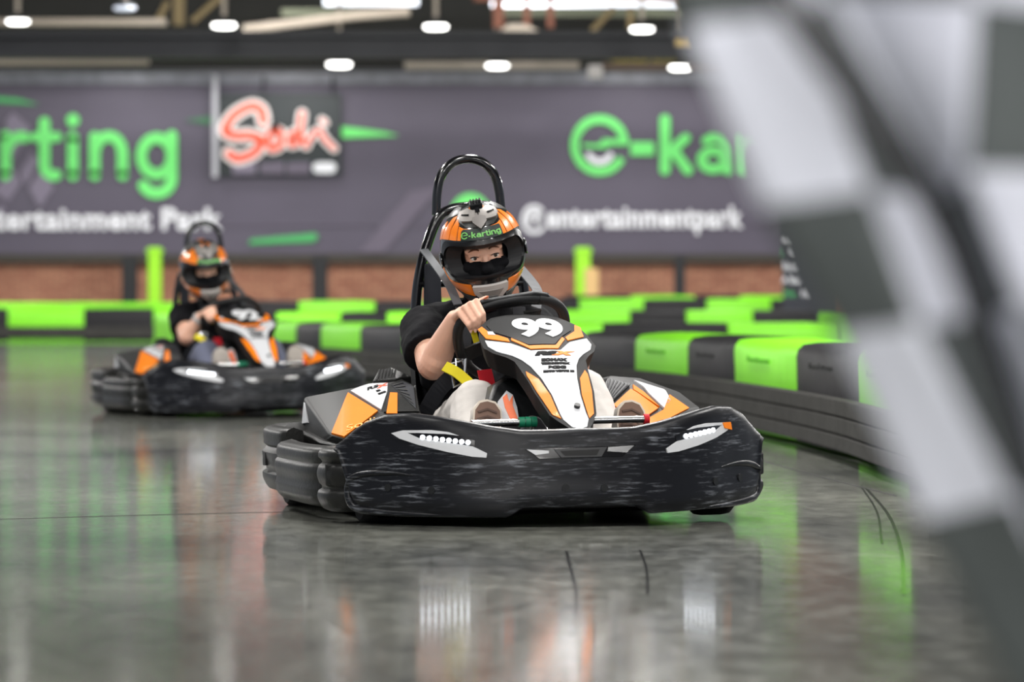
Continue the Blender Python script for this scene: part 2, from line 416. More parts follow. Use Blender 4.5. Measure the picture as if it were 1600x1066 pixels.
# crinkled insulation strip above the banner and dark steel below it
struct(MB().add(*box((0, WY-.2, zz(122, WY)), (26, .15, .24))).build('trim_1', M_CLAD, smooth=False))
struct(MB().add(*box((0, WY-.1, zz(404, WY)), (26, .2, .17))).build('trim_2', mat('dark trim steel', (62, 58, 52), .8), smooth=False))
for x in (203, 500, 1062):
    D = 77; wd = (24 if x < 1000 else 17)*D/6600
    struct(MB().add(*box(((x-800)/6600*D, D, .73), (wd, .22, 1.46))).build('steel_column', M_DARKST, smooth=False, bevel=.01))
M_LIME = mat('lime green paint', (150, 222, 24), .5)
for x, wpx, lb in ((242, 20, 'lime green upright post left of the kart number 92 driver'), (911, 23, 'lime green upright post with a beige board fixed beside it')):
    D = 75.5; p = thing('track_post', lb, 'post', ((x-800)/6600*D, D, 0))
    MB().add(*box((0, 0, .8), (wpx*D/6600, .2, 1.6))).build('shaft', M_LIME, p, smooth=False, bevel=.02)
    MB().add(*box((0, 0, 1.53), (wpx*D/6600+.06, .24, .06))).build('cap', M_LIME, p, smooth=False, bevel=.01)
    if x > 800: MB().add(*box((.15, -.12, .85), (.24, .05, .75))).build('board', mat('beige board', (214, 178, 120), .7), p, smooth=False)
tag(MB().add(*box(P2W(930, 112, 69.78), (.24, .2, .22))).build('junction_box', mat('pale grey casing', (190, 186, 184), .6), smooth=False, bevel=.02), 'pale grey box fixed on the brown roof beam', 'electrical box')

# floor seam and tyre marks
def floor_ribbon(name, pts, wd, m, z):
    pts = [(p.x, p.y) for p in catmull([(a, b, 0) for a, b in pts], 8)]
    o = put(name, ribbon2(pts, wd, caps=False), flat((0, 0, 0), (1, 0, 0), (0, 1, 0)), m, None, off=z, thick=.0006)
    o.parent = fl; return o
M_SEAM = mat('floor joint filler', (40, 40, 40), .6)
M_MARK = mat('rubber mark', (40, 41, 41), .14, coat=.55)
def gp(px, py): D = 6600*CAMZ/(py-470); return ((px-800)/6600*D, D)
floor_ribbon('floor_joint', [gp(-40, 813), gp(200, 806), gp(500, 799)], .008, M_SEAM, .0012)
floor_ribbon('floor_joint', [gp(1195, 722), gp(1300, 750), gp(1400, 775)], .008, M_SEAM, .0012)
for pts, wd in (([(1352, 762), (1388, 805), (1408, 860), (1412, 930)], .010), ([(1345, 760), (1370, 800), (1378, 850)], .007), ([(885, 862), (900, 930), (893, 990)], .008), ([(1000, 860), (1010, 890), (1012, 930)], .006)):
    floor_ribbon('tyre_mark', [gp(*p) for p in pts], wd, M_MARK, .0010)

# ------------------------------------------------------------------ banners
M_BAN = mat('dark purple grey banner cloth', (80, 74, 90), .55, nz=.12, nscale=1.2, bump=.35, bscale=.8)
M_BANLT = mat('printed pale grey', (118, 110, 128), .6); M_BANMID = mat('printed mid grey', (98, 90, 106), .6)
def hung(name, label, x0, x1, y0, y1, D, m, th=.02, nx=40, wav=.02):
    """banner cloth with slight waves"""
    a, b = P2W(x0, y0, D), P2W(x1, y1, D); nz_ = 12
    r = []
    for s in (0, 1):
        for i in range(nx+1):
            for j in range(nz_+1):
                x = a.x+(b.x-a.x)*i/nx; z = b.z+(a.z-b.z)*j/nz_
                y = D+s*th+wav*noise.noise(V3((x*1.1, z*.7, 3)))
                r.append((x, y, z))
    fs = []; N = nz_+1; K = (nx+1)*N
    for i in range(nx):
        for j in range(nz_):
            q = (i*N+j, (i+1)*N+j, (i+1)*N+j+1, i*N+j+1); fs.append(q); fs.append(tuple(k+K for k in reversed(q)))
    for i in range(nx): fs += [(i*N, i*N+K, (i+1)*N+K, (i+1)*N), (i*N+nz_, (i+1)*N+nz_, (i+1)*N+nz_+K, i*N+nz_+K)]
    for j in range(nz_): fs += [(j, j+1, j+1+K, j+K), (nx*N+j, nx*N+j+K, nx*N+j+1+K, nx*N+j+1)]
    return tag(MB().add(r, fs).build(name, m), label, 'banner')
BD = 77.8
ban = hung('wall_banner', 'long dark purple-grey wall banner with green karting lettering above brick wall', -120, 1225, 128, 397, BD, M_BAN)
S = (BD-.055)/6600
bf = flat((-800*S, BD-.055, CAMZ+470*S), (S, 0, 0), (0, 0, S))     # banner plane in pixel-sized units; y counted downwards as negative
def bput(name, m2, m, off=.004): return put(name, m2, bf, m, ban, off=off, thick=.004)
bput('print', poly2([(-120, -350), (1225, -350), (1225, -352), (-120, -352)]), M_BANMID)
for q in ([(20, -250), (48, -200), (20, -175), (8, -190)], [(30, -270), (50, -238), (62, -252), (40, -290)], [(5, -280), (20, -262), (34, -285), (12, -315), (-10, -300)], [(45, -295), (62, -265), (85, -292), (62, -325)], [(0, -318), (10, -330), (-10, -335)]):
    bput('checker_print', poly2(q), M_BANLT, .003)
bput('print', poly2([(560, -395), (640, -300), (690, -290), (600, -395)]), M_BANMID, .003)
wd = ([], [])
for ch, x in (('k', -150), ('a', -72), ('r', 9), ('t', 55), ('i', 114), ('n', 148), ('g', 221)): wd = join2(wd, xf2(glyph(ch)[0], 66, 66, x, -277))
bput('lettering', wd, M_SIGNGRN, .008)
def bold(s, size, cx, cy, m, wd=None):
    t = text2(s, 1, .035, 0, 1.06); xs = [p[0] for p in t[0]]; k = (wd/(max(xs)-min(xs))) if wd else size
    c = (max(xs)+min(xs))/2; t = ([(x-c, y) for x, y in t[0]], t[1])
    return bput('lettering', xf2(t, k, size, cx, cy), m, .008)
bold('Entertainment Park', 46, 145, -344, M_SIGNWH, 404)
bold('@entertainmentpark', 46, 988, -341, M_SIGNWH, 346)
bput('logo', xf2(logo_e(), 46, 48, 937, -227), M_SIGNGRN, .008)
bput('logo_smile', xf2(logo_smile(), 46, 48, 937, -227), M_SIGNWH, .008)
wd, ww = word('kar')
bput('lettering', join2(poly2([(985, -243), (1022, -243), (1022, -222), (985, -222)]), xf2(wd, 62, 56, 1039, -269)), M_SIGNGRN, .008)
bput('logo', ([(735+30*math.cos(2*PI*k/28), -332+30*math.sin(2*PI*k/28)) for k in range(28)], [tuple(range(28))]), M_SIGNGRN, .008)
M_DGRN = mat('sign dark green', (70, 168, 96), .6)
bput('green_streak', poly2([(388, -382), (392, -374), (494, -364), (497, -372), (490, -378)]), M_DGRN)
bput('green_streak', poly2([(531, -197), (531, -216), (624, -212), (600, -206)]), M_SIGNGRN)
bput('green_streak', poly2([(-10, -150), (-10, -160), (62, -164), (30, -154)]), M_DGRN)
bput('green_streak', poly2([(288, -188), (334, -180), (334, -196)]), mat('sign deep green', (60, 110, 78), .6))
# smaller banner with script lettering, hung in front
SD = 77.68
sod = hung('small_banner', 'small black banner with red and white script lettering hung over the long banner', 337, 533, 146, 275, SD, mat('black green banner cloth', (26, 36, 40), .5, bump=.5, bscale=3), nx=14, wav=.03)
S2 = (SD-.075)/6600
sf = flat((-800*S2, SD-.075, CAMZ+470*S2), (S2, 0, 0), (0, 0, S2))
strokes = [catmull([(412, -190, 0), (408, -172, 0), (392, -166, 0), (366, -180, 0), (352, -203, 0), (366, -212, 0), (392, -212, 0), (408, -220, 0), (398, -238, 0), (372, -248, 0), (358, -240, 0)], 5),
           catmull([(430, -202, 0), (418, -216, 0), (424, -232, 0), (438, -226, 0), (438, -208, 0), (430, -202, 0)], 5),
           catmull([(468, -206, 0), (454, -211, 0), (453, -225, 0), (464, -223, 0), (470, -212, 0)], 5), catmull([(472, -178, 0), (470, -196, 0), (470, -212, 0), (478, -227, 0)], 5),
           catmull([(478, -227, 0), (488, -212, 0), (499, -204, 0), (508, -218, 0), (522, -232, 0)], 5), [V3((508, -192, 0)), V3((503, -188, 0))]]
M_SRED = mat('script red', (244, 84, 48), .6)
for nm, wds, m, off in (('lettering_outline', [23, 18, 17, 17, 15, 13], mat('script white', (240, 232, 230), .6), .006), ('lettering', [12, 10, 8, 8, 6, 4], M_SRED, .012)):
    mm = ([], [])
    for s, wv in zip(strokes, wds): mm = join2(mm, ribbon2([(p.x, p.y) for p in s], wv))
    put(nm, mm, sf, m, sod, off=off, thick=.004)
for x0, x1, c in ((363, 400, M_BANLT), (406, 444, M_BANMID), (448, 484, M_BANMID)):
    put('sponsor_print', poly2([(x0, -254), (x1, -252), (x1, -272), (x0, -272)]), sf, c, sod, off=.005, thick=.003)
put('sponsor_print', xf2(ribbon2([(-10, 0), (10, 0)], 17), 1, 1, 507, -262), sf, M_SIGNWH, sod, off=.005, thick=.003)
MB().add(*tube([P2W(336, 118, SD-.06), P2W(336, 277, SD-.06)], .055, 10)).build('edge_pole', mat('pale pole', (196, 196, 204), .5), sod)
for x in (412, 520): MB().add(*tube([P2W(x, 118, SD), P2W(x, 148, SD)], .02, 6)).build('hanger', M_DARKST, sod)
# dark notice panel on the right
ND = 58
p_z = P2W(1262, 470, ND).z
npl = thing('notice_board', 'dark angled notice board with rows of small white and green text', 'notice board', P2W(1262, 470, ND), (0, 0, rad(-30)))
for x in (-.3, .4): MB().add(*box((x, .05, -p_z/2+.3), (.05, .05, p_z+.6))).build('stand_leg', M_DARKST, npl, smooth=False)
MB().add(*box((.05, 0, .55), (.85, .05, 1.9))).build('panel', mat('dark notice vinyl', (46, 48, 58), .6), npl, smooth=False, bevel=.01)
nf = flat((-.37, -.03, 0), (1, 0, 0), (0, 0, 1))
for x, y, t, c, h in ((.02, .85, 'sim', M_SIGNWH, .1), (.12, .68, 'G', M_SIGNWH, .1), (.0, .68, 'J', M_DGRN, .1), (.02, .48, 'king', M_SIGNWH, .14), (.0, .29, 'A Bar', M_SIGNWH, .13), (.02, .1, 'Fun', M_DGRN, .13), (.3, .1, 'Hi', M_SIGNWH, .12)):
    put('lettering', xf2(text2(t, h, .004, align='LEFT'), 1, 1, x, y), nf, c, npl, off=.004, thick=.004)
# yellow safety notice on the dark roof beam
ys = thing('yellow_notice', 'yellow lettering sign on dark roof beam beside the flag', 'sign', P2W(1010, 93, 69.86))
MB().add(*box((0, 0, 0), (1.28, .03, .17))).build('plate', mat('yellow brown plate', (58, 50, 20), .6), ys, smooth=False)
put('lettering', text2('CUIDADO  ALTURA', .125, .004), flat((0, -.02, 0), (1, 0, 0), (0, 0, 1)), mat('yellow paint', (170, 148, 40), .6), ys)
tag(MB().add(*box(P2W(1068, 66, 59.93), (.22, .05, .1))).build('small_sign', mat('amber plate', (206, 170, 70), .6), smooth=False), 'tiny amber plate on the roof beam at the flag edge', 'sign')

# ------------------------------------------------------------------ pendant lamps
M_LAMP = mat('lamp diffuser', (255, 255, 255), .4, emit=(255, 253, 248), estr=5)
M_LAMPOFF = mat('lamp diffuser dim', (200, 206, 216), .4, emit=(200, 206, 225), estr=.7)
def lamp(px, py, D, wpx, label, on=True):
    p = P2W(px, py, D); t = thing('pendant_lamp', label, 'lamp', p, group='high bay lamps under the roof')
    r = wpx/2*D/6600*.93
    rings = [[(rr*math.cos(2*PI*k/24), rr*math.sin(2*PI*k/24), z) for k in range(24)] for rr, z in ((r*.8, -r*.24), (r*.98, -r*.15), (r, .0), (r*.97, r*.08))]
    MB().add(*loft(rings)).build('diffuser', M_LAMP if on else M_LAMPOFF, t)
    rings = [[(rr*math.cos(2*PI*k/24), rr*math.sin(2*PI*k/24), z) for k in range(24)] for rr, z in ((r*.98, r*.08), (r*.8, r*.3), (r*.35, r*.42), (r*.3, r*.75))]
    MB().add(*loft(rings)).build('housing', M_DARKST, t)
    MB().add(*cyl((0, 0, r*.7), (0, 0, 6.70-p.z), .03, 8)).build('cord', M_BEIGE, t)
for px, py, D, wpx, lb, on in ((28, 33, 57, 37, 'glowing high bay lamp at the far left end of the front row', True), (350, 39, 57, 39, 'glowing high bay lamp above the script banner', True), (681, 41, 57, 39, 'glowing high bay lamp above the front kart', True), (1003, 45, 57, 38, 'glowing high bay lamp nearest the flag in the front row', True),
                          (195, 12, 50, 37, 'dim unlit high bay lamp near the top left roof', False),
                          (530, 100, 68, 40, 'glowing lamp low under the roof beside the script banner', True), (777, 102, 68, 36, 'glowing lamp low under the roof, middle of the rear row', True), (1062, 105, 68, 34, 'glowing lamp low under the roof at the flag edge', True)):
    lamp(px, py, D, wpx, lb, on)

# ------------------------------------------------------------------ track barriers
def pad(p0, p1, h, dep, green, label, group, z0=.02, printed=False):
    h *= BS; a, b = V3((*p0, 0)), V3((*p1, 0)); d = (b-a); L = d.length; d.normalize(); nrm = V3((d.y, -d.x, 0))
    if nrm.y > 0: nrm = -nrm
    n = 10; rings = []
    prof = [(0, z0), (.0, h*.3), (.0, h*.6), (0, h-.06), (-.012, h-.03), (-.035, h-.006), (-.08, h), (-dep*.5, h+.005), (-dep+.06, h), (-dep+.02, h-.02), (-dep, h-.07), (-dep, z0)]
    for i in range(n+1):
        s = .006+(L-.012)*i/n; puff = .018*math.sin(PI*i/n)
        if i in (0, n): puff = -.008
        c = a+d*s
        ring = []
        for (q, z) in prof:
            k = .006*noise.noise(V3((c.x*3, c.y*3, z*6+q*4)))
            e = puff*(1 if 0 < z-z0 < h-.05 else .4)
            ring.append(c+nrm*(q+(e if q > -dep*.5 else -e)+k)+V3((0, 0, z+(k+puff*.3 if z > .1 else 0))))
        rings.append(ring)
    t = thing('barrier_pad', label, 'barrier', a+d*(L/2), group=group)
    vs, fs = loft(rings); off = a+d*(L/2)
    MB().add([V3(p)-off for p in vs], fs).build('cover', M_GREEN if green else M_PADBLK, t, ang=50)
    if printed:
        f = flat(d*(-L*.0)+nrm*.019+V3((0, 0, h*.80)), d if d.x > 0 else -d, (0, 0, 1))
        put('lettering', xf2(text2('Powertec.com', .040, .001), L*1.5, 1), f, mat('faded print green', (98, 186, 20), .6) if green else mat('faded print black', (22, 22, 24), .6), t, off=.004, thick=.004)
    return t
def planks(pts, zs, label, group, out=.05):
    for k, (z0, z1) in enumerate(zs):
        z0 *= BS; z1 *= BS
        P = catmull([(x, y, 0) for x, y in pts], 4); rings = []
        for i, p in enumerate(P):
            t = (P[min(i+1, len(P)-1)]-P[max(i-1, 0)]).normalized(); n = V3((t.y, -t.x, 0))
            if n.y > 0: n = -n
            wob = .004*noise.noise(p*2)
            rings.append([p+n*(out+.0+wob)+V3((0, 0, z0)), p+n*(out+.05+wob)+V3((0, 0, z0)), p+n*(out+.05+wob)+V3((0, 0, z1)), p+n*(out+wob)+V3((0, 0, z1))])
        pos = ('bottom', 'middle', 'top')[k] if len(zs) == 3 else ('single',)[0]
        o = MB().add(*loft(rings)).build('wooden_plank', M_WOOD, smooth=False, bevel=.006)
        tag(o, pos+' '+label, 'plank', group)
BS = .949
def XD(px, D): return ((px-800)/6600*D*BS, D*BS)
# near curved row, from the flag back to behind the far kart
A = [XD(1500, 14.6), XD(1420, 16.0), XD(1340, 17.9), XD(1242, 20.0), XD(1145, 22.3), XD(1072, 24.0), XD(990, 25.8), XD(910, 27.6), XD(835, 29.3), XD(765, 31), XD(700, 32.6), XD(628, 34.2), XD(561, 36), XD(500, 37.8), XD(461, 39.2), XD(426, 40.6), XD(380, 42)]
nmA = ['largely hidden by the flag, nearest the camera', 'behind the lower flag edge', 'just left of the white flag square', 'just right of the front bumper', 'above the front bumper right end', 'right of the driver number 99 fairing', 'just behind the number 99 fairing',
       'hidden behind the number 99 driver', 'behind the front driver torso', 'behind the front steering wheel', 'behind the front driver arm', 'touching the front kart roll hoop', 'mid-gap between both karts', 'above the right headlight of the far kart', 'right beside the far kart fairing', 'partly behind the far kart fairing']
grn = [0, 0, 1, 0, 1, 0, 1, 0, 1, 0, 1, 0, 1, 0, 1, 0]
cA = [False, True, False, True, False]
colsA = {0: 0, 1: 1, 2: 0, 3: 1, 4: 0, 5: 1, 6: 0, 7: 1, 8: 0, 9: 1, 10: 1, 11: 0, 12: 1, 13: 0, 14: 1, 15: 0}
for i in range(len(A)-1):
    if i in (7, 8, 9): continue        # nothing of these shows behind the front kart
    gcol = colsA[i]
    pad(A[i], A[i+1], .48, .42, gcol, '%s vinyl block of the near curved row, %s' % ('bright green' if gcol else 'black', nmA[i]), 'near curved row of barrier blocks', printed=i in (1, 2, 3, 4, 5))
planks([A[0], A[1], A[2], A[3], A[4], A[5]], ((.05, .115), (.12, .19), (.195, .265)), 'weathered grey plank of the rail right of the front kart', 'plank rail along the near row')
planks([A[5], A[6], A[7], A[8], A[9], A[10]], ((.05, .115), (.12, .19), (.195, .265)), 'weathered grey plank of the rail behind the front kart', 'plank rail along the near row')
planks([A[10], A[11], A[12], A[13], A[14], A[15]], ((.05, .115), (.12, .19), (.195, .265)), 'weathered grey plank of the rail between both karts', 'plank rail along the near row')
def row(D, h, segs, desc, group, dep=.5, rail=True, slope=0):
    for k, (x0, x1, gcol) in enumerate(segs):
        pad(XD(x0, D+slope*k), XD(x1, D+slope*(k+1)), h, dep, gcol, '%s %s' % (('bright green' if gcol else 'black'), desc[k]), group)
    if rail:
        planks([XD(segs[0][0], D), XD((segs[0][0]+segs[-1][1])/2, D+slope*len(segs)/2), XD(segs[-1][1], D+slope*len(segs))], ((.08, .26),), 'plank rail in front of the '+group, 'single plank rails')
row(38, .475, [(800, 942, 1), (942, 1137, 0), (1137, 1312, 1)], ['barrier block of the second row, beside the front driver', 'barrier block of the second row, above the right side pod', 'barrier block of the second row, at the flag edge'], 'second barrier row', rail=False)
row(50, .56, [(790, 880, 0), (880, 985, 1), (985, 1072, 0), (1072, 1177, 1), (1177, 1278, 0)], ['barrier block of the third row, behind the front driver', 'barrier block of the third row, below the beige board post', 'barrier block of the third row, narrow middle one', 'barrier block of the third row, below the brick wall', 'barrier block of the third row, below the notice board'], 'third barrier row', rail=False)
pad(XD(1279, 49.4), XD(1318, 46), .56, .5, 1, 'bright green end block turned toward the camera, below the notice board', 'third barrier row')
row(62, .70, [(820, 905, 0), (905, 1006, 1), (1006, 1104, 0), (1104, 1205, 1), (1205, 1300, 0)], ['barrier block of the fourth row, behind the front helmet', 'barrier block of the fourth row, under the lime post', 'barrier block of the fourth row, right of the lime post', 'barrier block of the fourth row, under the thin dark column', 'barrier block of the fourth row, beside the notice board'], 'fourth barrier row', rail=False)
row(70, .76, [(880, 986, 0), (986, 1086, 1), (1086, 1156, 0), (1156, 1232, 1)], ['barrier block of the last row, behind the lime post foot', 'barrier block of the last row, left of the dark column', 'barrier block of the last row, right of the dark column', 'barrier block of the last row, against the brick at right'], 'last barrier row', rail=False)
row(46, .55, [(431, 533, 1), (533, 604, 0), (604, 668, 1), (668, 760, 0)], ['barrier block behind the far kart fairing', 'barrier block in mid-gap behind the near row', 'barrier block left of the front roll hoop', 'barrier block behind the front driver shoulder'], 'middle barrier row', rail=False)
row(60, .67, [(380, 466, 0), (466, 586, 1), (586, 660, 0), (660, 790, 1)], ['barrier block behind the far driver wheel', 'long barrier block under the dark column in mid-picture', 'barrier block left of the front roll hoop, rear row', 'barrier block behind the front helmet chin'], 'rear middle barrier row', rail=False)
row(68, .55, [(-110, 12, 0), (12, 131, 1), (131, 240, 0), (240, 345, 1), (345, 440, 0)], ['barrier block cut by the left picture edge', 'barrier block of the far straight, left end', 'barrier block of the far straight under the dark column', 'barrier block of the far straight under the lime post', 'barrier block of the far straight behind the far kart'], 'far straight barrier row')
row(73.5, .64, [(-110, 100, 1), (100, 190, 1), (190, 345, 1), (345, 470, 1)], ['barrier block along the wall, at the left picture edge', 'barrier block along the wall, left of the dark column', 'barrier block along the wall, beside the lime post', 'barrier block along the wall, behind the far driver'], 'wall barrier row', rail=False)
pad(XD(240, 56), XD(272, 51), .5, .4, 1, 'bright green block end beside the far driver elbow', 'far straight barrier row')

# ------------------------------------------------------------------ go-kart
PU = [0, .1, .2, .3, .4, .5, .58, .63, .655]; PV = [0, .003, .015, .045, .10, .19, .27, .345, .43]
_c = catmull([(-PU[1], PV[1], 0)]+[(a, b, 0) for a, b in zip(PU, PV)], 8)
_cu = [p.x for p in _c]; _cv = [p.y for p in _c]
ZTu = [0, .1, .17, .25, .32, .40, .47, .53, .58, .61, .635]; ZT = [.317, .315, .316, .328, .342, .357, .367, .363, .342, .318, .285]
ZBu = [0, .165, .21, .3, .45, .55, .585, .600, .612, .622, .64]; ZB = [.097, .097, .072, .073, .076, .082, .092, .115, .18, .24, .272]
def bp_v(u): return float(np.interp(abs(u), _cu, _cv))
def bp_n(u):
    e = .004; dv = (bp_v(u+e)-bp_v(u-e))/(2*e); return V3((dv, -1, 0)).normalized()
def bp_top(u): return float(np.interp(abs(u), ZTu, ZT))
def bp_bot(u): return float(np.interp(abs(u), ZBu, ZB))
def bp_off(u, z):
    b, t = bp_bot(u), bp_top(u); k = max(0, min(1, (z-b)/(t-b)))
    lo = math.exp(-((k-.12)/.16)**2)*.010
    return .014*math.sin(PI*min(1, k/.95))**.7+lo-.016*k
def bump(u, z, h=0):
    n = bp_n(u); return V3((u, bp_v(u), z))+n*(bp_off(u, z)+h)
def mir(m2): return [(-x, y) for x, y in m2[0]], [tuple(reversed(f)) for f in m2[1]]
def sym(half): return half+[(-x, y) for x, y in reversed(half) if abs(x) > 1e-6]
CX = .032                                                # the fairing stands a little off the centre line
NVt = [.09, .12, .16, .2, .29, .36, .44, .5, .54, .57, .64, .70, .76, .80, .84]
NWt = [.298, .314, .334, .353, .411, .452, .493, .523, .536, .547, .571, .594, .618, .632, .640]
def nose(x, v, h=0):
    z = float(np.interp(v, NVt, NWt)); e = .02
    s = (float(np.interp(v+e, NVt, NWt))-float(np.interp(v-e, NVt, NWt)))/(2*e)
    n = V3((1.1*x, -s, 1)).normalized()
    return V3((CX+x, v, z-.55*x*x))+n*h

def build_kart(label, loc, yaw, roll, number):
    K = thing('go_kart', label, 'go-kart', loc, (0, rad(-roll), rad(yaw)), 'racing go-karts')
    # --- chassis
    MB().add(*hull([(-.52, .30, .062), (.52, .30, .062), (-.50, 1.80, .062), (.50, 1.80, .062), (-.52, .30, .075), (.52, .30, .075), (-.50, 1.80, .075), (.50, 1.80, .075), (-.25, .08, .085), (.25, .08, .085), (-.25, .08, .075), (.25, .08, .075)])).build('floor_tray', mat('matt black tray', (8, 8, 8), 1, spec=0), K, smooth=False)
    fr = MB()
    for s in (-1, 1):
        fr.add(*tube(catmull([(s*.18, .1, .09), (s*.3, .4, .09), (s*.31, 1.0, .09), (s*.3, 1.7, .09)], 5), .016, 10))
        fr.add(*cyl((s*.3, .42, .12), (s*.47, .42, .13), .016)); fr.add(*cyl((s*.3, 1.5, .13), (s*.5, 1.5, .13), .016))
    fr.add(*cyl((-.3, .42, .09), (.3, .42, .09), .016)); fr.add(*cyl((-.3, 1.68, .09), (.3, 1.68, .09), .016))
    fr.build('chassis_frame', M_GLOSSBLK, K)
    for sx, v, r, wd in ((-1, .42, .125, .12), (1, .42, .125, .12), (-1, 1.5, .135, .17), (1, 1.5, .135, .17)):
        c = V3((sx*.50, v, r+.036)); prof = [(-.5, .55), (-.5, .88), (-.42, .97), (-.25, 1), (.25, 1), (.42, .97), (.5, .88), (.5, .55)]
        rings = [[c+V3((q*wd, p*r*math.cos(2*PI*k/28), p*r*math.sin(2*PI*k/28))) for k in range(28)] for q, p in prof]
        t = MB().add(*loft(rings)).build('tyre', M_TYRE, K)
        MB().add(*cyl(c+V3((-wd*.45, 0, 0)), c+V3((wd*.52, 0, 0)), r*.5, 20)).build('rim', M_CHROME, t)
    # --- front bumper: scuffed wrap-around face with a rolled rim
    us = [.632*math.copysign(1-(1-abs(k)/60)**1.25, k) for k in range(-60, 61)]; rings = []
    for u in us:
        b, t = bp_bot(u), bp_top(u); n = bp_n(u); base = V3((u, bp_v(u), 0)); ring = []
        for k in range(17):
            z = b+(t-.012-b)*k/16; ring.append(base+n*bp_off(u, z)+V3((0, 0, z)))
        o = bp_off(u, t)
        for q, z in ((o-.004, t-.004), (o-.012, t), (o-.022, t), (o-.030, t-.006), (o-.033, t-.02), (-.045, b+.05), (-.04, b+.005), (-.015, b-.004)):
            ring.append(base+n*q+V3((0, 0, z)))
        rings.append(ring)
    fb = MB().add(*loft(rings)).build('front_bumper', M_SCR, K, ang=50)
    # swoosh ridges and bolts in the face
    for s in (-1, 1):
        pts = [bump(s*a, z, -.001) for a, z in ((.603, .178), (.58, .190), (.545, .196), (.50, .196), (.45, .190))]
        MB().add(*tube(catmull(pts, 6), [.002+.008*math.sin(PI*min(1, .25+i/32)) for i in range(25)], 10)).build('moulded_ridge', M_SCR, fb)
        pts = [bump(s*a, z, -.002) for a, z in ((.602, .172), (.609, .150), (.606, .118), (.592, .096), (.56, .088), (.50, .082), (.42, .078), (.34, .076))]
        MB().add(*tube(catmull(pts, 6), [.002+.011*math.sin(PI*min(1, .2+i/50))**.8 for i in range(43)], 10)).build('moulded_ridge', M_SCR, fb)
    for a, z in ((-.045, .149), (.067, .147), (-.509, .155), (-.404, .148), (.42, .15), (.52, .155)):
        n = bp_n(a); p = bump(a, z); MB().add(*cyl(p-n*.004, p+n*.004, .011, 14)).build('bolt', M_BLK, fb)
    # headlights
    bez = [(-.505, .310), (-.478, .318), (-.41, .319), (-.365, .313), (-.338, .303), (-.372, .308), (-.44, .311), (-.466, .311), (-.437, .296), (-.30, .272), (-.262, .252), (-.264, .240), (-.30, .243), (-.365, .257), (-.437, .277), (-.484, .295)]
    rec = [(-.468, .3125), (-.44, .312), (-.372, .309), (-.338, .303), (-.295, .288), (-.296, .273), (-.437, .2955)]
    for s in (-1, 1):
        fx = (lambda m: m) if s < 0 else mir
        hl = put('headlight', fx(poly2(bez)), bump, M_WH, K, off=.006, thick=.012, step=.02)
        hl['label'] = 'white headlight bezel'
        put('recess', fx(poly2(rec)), bump, M_GLOSSBLK, hl, off=.0035, thick=.006, step=.02)
        for k in range(8 if s < 0 else 7):
            a, z = -.428+.0165*k, .2985-.00215*k
            if s > 0: a = -a
            n = bp_n(a); p = bump(a, z, .003)
            MB().add(*cyl(p, p+n*.005, .0066, 14)).build('led', M_LED, hl)
        if s > 0: put('marker', poly2([(.500, .318), (.468, .318), (.472, .302), (.50, .296)]), bump, M_OR, hl, off=.009, thick=.006, step=.02)
    vt = put('bumper_vent', poly2([(-.157, .262), (.168, .266), (.126, .235), (-.116, .234)]), bump, M_GLOSSBLK, K, off=.003, thick=.005, step=.03)
    put('vent_insert', poly2([(-.075, .260), (.08, .262), (.062, .236), (-.055, .236)]), bump, mat('vent grey', (52, 52, 54), .35), vt, off=.007, thick=.006, step=.03)
    put('vent_slot', poly2([(-.058, .255), (.058, .257), (.048, .241), (-.044, .241)]), bump, mat('deep black', (5, 5, 6), .6), vt, off=.0085, thick=.004, step=.03)
    put('vent_tip', poly2([(-.152, .261), (-.09, .256), (-.09, .249), (-.128, .245)]), bump, M_WH, vt, off=.006, thick=.006, step=.03)
    put('vent_tip', poly2([(.162, .265), (.084, .262), (.082, .25), (.138, .245)]), bump, M_CHROME, vt, off=.006, thick=.006, step=.03)
    # --- corner, side and rear bumpers
    def lobe(name, path, zlo, zhi, thick, bands, m, gd=.012, gw=.006, pw=7):
        """fat moulded bumper section following a plan path; horizontal grooves between bands"""
        P = catmull([(a, b, 0) for a, b in path], 6); rings = []; n = len(P)
        N = 26
        for i, p in enumerate(P):
            t = (P[min(i+1, n-1)]-P[max(i-1, 0)]).normalized(); nn = V3((-t.y, t.x, 0))
            if nn.x*p.x < 0 and abs(nn.x) > .3: nn = -nn
            elif abs(nn.x) <= .3 and nn.y > 0 and p.y < .6: nn = -nn
            elif abs(nn.x) <= .3 and nn.y < 0 and p.y > 1.2: nn = -nn
            e = min(1, min(i, n-1-i)/2.2); e = math.sqrt(max(.05, 1-(1-e)**2))
            ring = []
            for k in range(N):
                z = zlo+(zhi-zlo)*k/(N-1); q = 2*k/(N-1)-1
                r = thick*(1-abs(q)**pw)**.5*(.55+.45*e)+.003*math.sin(q*9)
                for g in bands:
                    r -= gd*math.exp(-(((z-g)/gw)**2))
                ring.append(p+nn*r+V3((0, 0, z)))
            ring += [p-nn*.03+V3((0, 0, zhi-.012)), p-nn*.03+V3((0, 0, zlo+.012))]
            rings.append(ring)
        return MB().add(*loft(rings)).build(name, m, K, ang=45)
    for s in (-1, 1):
        cb = lobe('corner_bumper', [(s*.53, .36), (s*.585, .368), (s*.620, .392), (s*.634, .44), (s*.632, .51), (s*.60, .575)], .078, .264, .03, (.148, .222), M_DGREY, .012, .007, 6)
        sl = V3((s*.634, .383, .186)); rz = Euler((0, 0, -s*rad(48))).to_matrix()
        MB().add(*box(sl, (.014, .066, .066), rz)).build('slot_frame', M_DGREY, cb, smooth=False, bevel=.006)
        MB().add(*box(sl+rz @ V3((s*.004, 0, 0)), (.012, .034, .040), rz)).build('slot', MATS['deep black'], cb, smooth=False)
